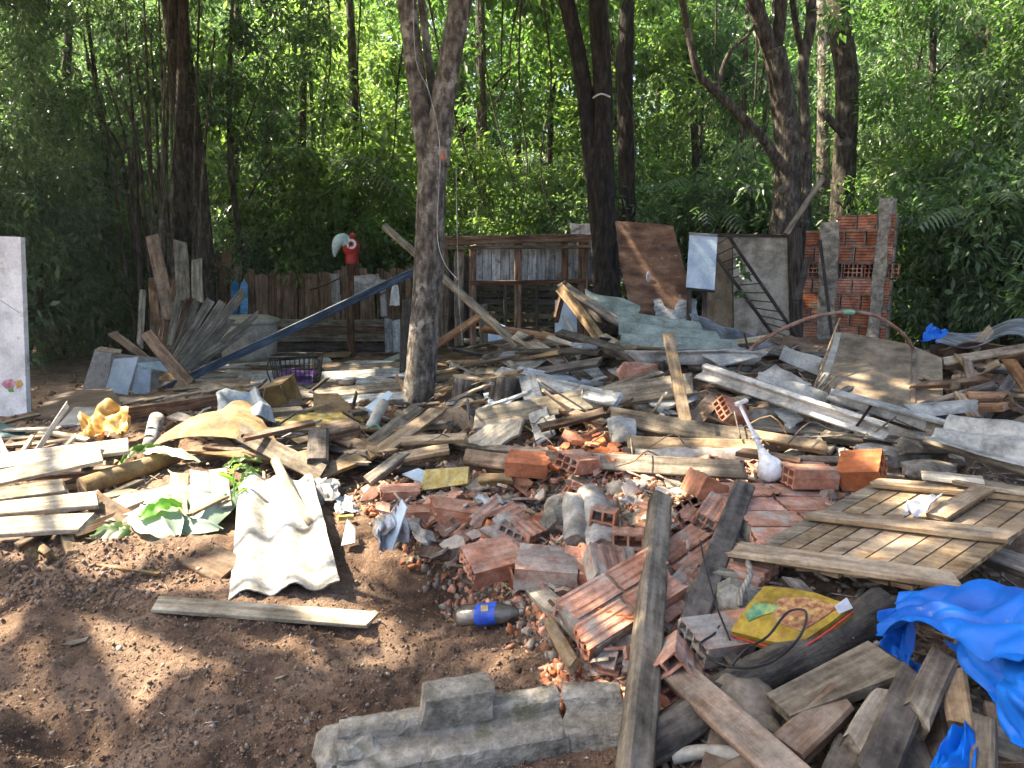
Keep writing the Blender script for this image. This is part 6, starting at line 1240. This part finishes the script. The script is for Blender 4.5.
# ---- random boards filling the heap
def fill(n, P, mats, label, group, wl=(.3, .9), ww=(.04, .14), zr=(.02, .16), tilt=12, name='plank', cat='plank', ang=None):
    for k in range(n):
        x, y = rpoly(P); p = g(x, y, rnd.uniform(*zr)); a = rnd.uniform(0, math.pi) if ang is None else rnd.gauss(ang, .5); L = rnd.uniform(*wl)/2; v = Vector((math.cos(a), math.sin(a), math.sin(R(rnd.uniform(-tilt, tilt)))))*L
        plank(name, p - v, p + v, rnd.uniform(*ww), rnd.uniform(.018, .05), rnd.choice(mats), label, cat, rnd.uniform(-15, 45), group, rag=.05)
WMIX = ['wood_grey', 'wood_grey', 'wood_brown', 'wood_tan', 'wood_dark', 'wood_bluewhite', 'wood_pale']
fill(64, [(440, 352), (600, 345), (700, 352), (800, 370), (820, 440), (690, 436), (600, 430), (470, 430)], WMIX, 'loose board in the middle of the heap', 'loose boards in the middle heap', zr=(-.03, .08), name='board', cat='board')
fill(46, [(690, 352), (830, 350), (830, 400), (960, 420), (1024, 450), (940, 470), (760, 430)], WMIX, 'loose board under the roofing sheets', 'loose boards under the roofing sheets', zr=(-.02, .09), name='board', cat='board')
fill(60, [(130, 410), (420, 395), (460, 440), (330, 470), (200, 450)], WMIX, 'loose lath in the plank tangle left of the forked tree', 'loose laths left of the tree', (.2, .6), (.03, .09), (.02, .13), name='lath', cat='lath')
fill(50, [(190, 358), (430, 350), (430, 400), (170, 400)], WMIX, 'flat board on the back yard floor', 'boards on the back yard floor', (.4, 1.3), (.08, .2), (.01, .06), 4, 'wide_board', 'board', ang=0)
fill(40, [(700, 590), (880, 590), (1024, 640), (1024, 780), (700, 780)], ['wood_grey', 'wood_dark', 'wood_brown'], 'shaded offcut deep in the bottom right pile', 'offcuts in the bottom right pile', (.15, .4), (.05, .1), (-.02, .05), 25, 'offcut', 'offcut')
fill(26, [(0, 425), (120, 420), (120, 545), (0, 550)], ['wood_brown', 'wood_grey', 'wood_tan'], 'shaded lath beneath the bleached planks', 'laths beneath the bleached planks', (.2, .7), (.03, .08), (.0, .07), name='lath', cat='lath')
fill(40, [(480, 338), (620, 342), (800, 346), (800, 356), (440, 356), (440, 340)], WMIX, 'board piled along the back of the heap', 'boards along the heap back', (.3, 1.0), (.05, .14), (.0, .25), 15, 'batten', 'batten')
for k in range(26):
    x, y = rpoly([(440, 352), (700, 352), (900, 410), (820, 440), (480, 430)]); P_ = []; p = g(x, y, rnd.uniform(.06, .16)); s_ = rnd.uniform(.05, .12); a = rnd.uniform(0, 3); n_ = Vector((rnd.uniform(-.4, .4), rnd.uniform(-.7, .1), 1)).normalized(); u = n_.orthogonal().normalized(); v = n_.cross(u)
    poly('sheet_shard', [p + u*s_*math.cos(a+q) + v*s_*.6*math.sin(a+q) for q in (0, 1.3, 2.6, 3.9, 5.2)], rnd.choice(('fibro', 'fibro', 'plaster', 'fibro_dark', 'wood_bluewhite')), 'small roofing shard among the heap boards', 'shard', .009, group='roofing shards in the heap')

for k in range(34):
    x, y = rpoly([(420, 340), (700, 345), (960, 420), (800, 480), (560, 470), (430, 450)]); p = g(x, y, rnd.uniform(.08, .2)); a = rnd.uniform(0, 6.28); L_ = rnd.uniform(.2, .7); v = Vector((math.cos(a), math.sin(a)*.6, 0))*L_
    tube('twig', [p, p + v*.35 + Vector((0, 0, rnd.uniform(.02, .12))), p + v*.7 + Vector((rnd.uniform(-.1, .1), 0, rnd.uniform(.0, .12))), p + v], [.006, .005, .004, .002], rnd.choice(('wood_tan', 'wood_grey')), 'thin dry twig lying over the heap boards', 'twig', 5, group='dry twigs on the heap', k=3)

fill(44, [(940, 345), (1040, 340), (1040, 425), (945, 412)], ['wood_tan', 'wood_brown', 'wood_orange', 'wood_dark', 'wood_brown'], 'splintered board jumbled under the collapsed roof at far right', 'boards under the collapsed roof', (.2, .7), (.03, .09), (.0, .28), 35, 'batten', 'batten')

for i, (x0, y0, x1, y1, m_) in enumerate(((436, 392, 520, 372, 'wood_tan'), (448, 402, 492, 384, 'wood_grey'), (478, 410, 530, 392, 'wood_bluewhite'), (440, 412, 486, 400, 'wood_brown'))):
    plank('lath', g(x0, y0, .12), g(x1, y1, .32), .05, .02, m_, 'thin lath leaning across the dark stumps', 'lath', 25, 'laths across the stumps', rag=.03)

fill(20, [(1030, 400), (1240, 420), (1300, 780), (1040, 780)], WMIX, 'loose board on the heap beyond the slatted door', 'boards beyond the slatted door', (.3, .9), (.05, .14), (.0, .12), name='board', cat='board')

rnd.seed(18)
for k in range(70):
    x, y = rpoly([(440, 345), (700, 340), (830, 360), (980, 420), (800, 450), (560, 440), (440, 430)] if k % 3 else [(140, 400), (420, 385), (440, 440), (200, 445)]); p = g(x, y, .03); a = rnd.uniform(0, 6.28); L_ = rnd.uniform(.15, .5); v = Vector((math.cos(a), math.sin(a), rnd.uniform(.15, .75)))*L_
    plank('stick', p, p + v, rnd.uniform(.012, .04), rnd.uniform(.01, .02), rnd.choice(WMIX), 'thin stick poking up out of the heap', 'stick', rnd.uniform(-30, 60), 'sticks poking out of the heap', rag=.03)
# ------------------------------------------------------------------ hazy air under the trees
V = [(x, y, z) for x in (-48, 48) for y in (-6, 60) for z in (-1.5, 27)]
hz = me('haze', V, [(0, 1, 3, 2), (4, 6, 7, 5), (0, 4, 5, 1), (2, 3, 7, 6), (0, 2, 6, 4), (1, 5, 7, 3)], 'black_plastic'); hz.materials.clear()
hm = bpy.data.materials.new('haze'); hm.use_nodes = True; hm.node_tree.nodes.clear()
pv = hm.node_tree.nodes.new('ShaderNodeVolumePrincipled'); pv.inputs['Color'].default_value = (.93, .96, 1, 1); pv.inputs['Density'].default_value = .0007; pv.inputs['Anisotropy'].default_value = .3
mo = hm.node_tree.nodes.new('ShaderNodeOutputMaterial'); hm.node_tree.links.new(pv.outputs[0], mo.inputs['Volume']); hz.materials.append(hm)
tag(link('haze', hz), 'thin sunlit haze in the air of the clearing', 'haze', kind='stuff')
